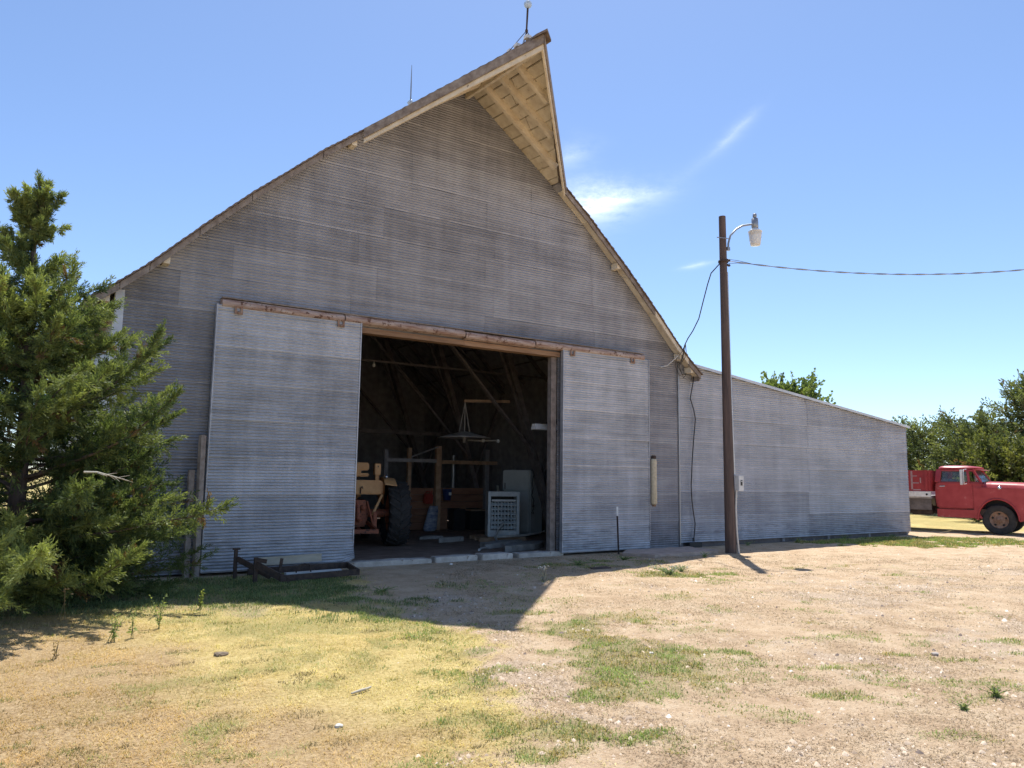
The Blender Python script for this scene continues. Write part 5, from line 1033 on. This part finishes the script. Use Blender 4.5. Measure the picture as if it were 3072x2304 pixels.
weed((-12.32, -4.53), .30, 2, 3, 'upright green weed in the middle of the left lawn', GC, .04, 2.2)
weed((-12.03, -4.16), .36, 3, 4, 'tallest upright green weed, right of the other on the left lawn', GC, .10, 2.0)
weed((-11.40, -3.10), .24, 4, 5, 'light green weed at the shadow edge before the left door', ((.16, .22, .05), (.38, .42, .12)), .08, 2)
weed((-13.0, -5.1), .16, 3, 6, 'small dry weed by the left edge of the lawn', DC, .06, 1.2)
weed((-6.88, -10.06), .085, 14, 7, 'lone dark green grass tuft at the far right of the gravel', GC, .11, .9, None, .05)
weed((-7.45, -10.1), .06, 9, 8, 'small green tuft left of the lone dark one in the gravel', GC, .08, .9, None, .04)
weed((-3.79, -3.45), .16, 40, 9, 'large leafy weed patch with white flowers in the sunlit dirt', BC, .42, 1.0, ((.75, .75, .68), 22, .012), .06)
weed((-3.25, -3.2), .12, 24, 10, 'low leafy weed clump on the pole side of the flowering patch', BC, .3, 1.0, None, .05)
weed((-1.05, -1.75), .12, 12, 11, 'little leafy weed at the apron edge beside the pole', GC, .16, 1.0, None, .05)
weed((-4.45, -1.75), .10, 30, 12, 'shaded grass tuft on the dirt before the right door', GC, .36, 1.0, None, .05)
weed((-3.05, -1.45), .09, 30, 13, 'shaded grass tuft along the apron front', GC, .36, 1.0, None, .05)
weed((-12.5, -4.6), .30, 5, 14, 'leafy bushy weed under the tall bent weed at left', GC, .12, 1.6)
for i, (wx, lb) in enumerate(((2.2, 'short weed at the lean-to base just right of the pole'), (4.1, 'second weed along the lean-to base, right of the pole'), (6.3, 'third weed along the lean-to base, past its middle'), (8.6, 'last weed along the lean-to base near its far corner'))):
    weed((wx, -.22-.05*(i % 2)), .10+.03*(i % 3), 9+3*i, 30+i, lb, GC, .22, 1.0, None, .05)
weed((-9.0, -3.1), .07, 18, 15, 'thin grass tuft in the shade before the doorway', GC, .25, .9, None, .04)
tag(MB().hexa([(-.22, -.08, 0), (.2, -.10, 0), (.23, .06, 0), (-.18, .09, 0), (-.2, -.06, .018), (.19, -.08, .02), (.2, .05, .022), (-.17, .08, .016)]).build('dark_plate', M['steel_rust'], None, (-4.43, -2.35, float(gz(-4.43, -2.35))+.002)), 'flat dark iron scrap lying in the shaded dirt', 'scrap')
# dark dead tufts dotted over the dry lawn
g = np.random.default_rng(77); Vs = []; Fs = []; Cs = []; nv = 0
for i in range(150):
    t = 4.3+7*g.random()**1.3; s = (-.75+.8*g.random())*t*.95; x0 = CX+s*_c+t*_s; y0 = -CD-s*_s+t*_c
    if y0 > -1: continue
    la = masks(np.array([x0]), np.array([y0]))[0][0]
    if la < .5: continue
    R_ = g.uniform(.03, .10); n = int(60*R_/.05); a_ = g.random(n)*2*PI; r_ = R_*np.sqrt(g.random(n)); x = x0+r_*np.cos(a_)*1.6; y = y0+r_*np.sin(a_)*.8; z = gz(x, y)-.003
    h = g.uniform(.012, .045, n); az = g.random(n)*2*PI; ti = g.uniform(.5, 1.4, n); d = np.stack([np.cos(az)*np.sin(ti), np.sin(az)*np.sin(ti), np.cos(ti)], 1)*h[:, None]; sd = np.stack([-np.sin(az), np.cos(az), 0*az], 1)*.0028
    b = np.stack([x, y, z], 1); V = np.stack([b-sd, b+sd, b+d], 1).reshape(-1, 3); Vs.append(V); Fs.append(np.arange(n*3).reshape(-1, 3)+nv); nv += n*3
    dk = g.random() < .5; Cs.append(np.repeat(mixcol((.10, .085, .04) if dk else (.12, .14, .045), (.26, .2, .10) if dk else (.3, .32, .1), g.random(n)), 3, 0))
npmesh('dead_tufts', np.concatenate(Vs), np.concatenate(Fs), M['grass'], None, col=np.concatenate(Cs))['kind'] = 'stuff'
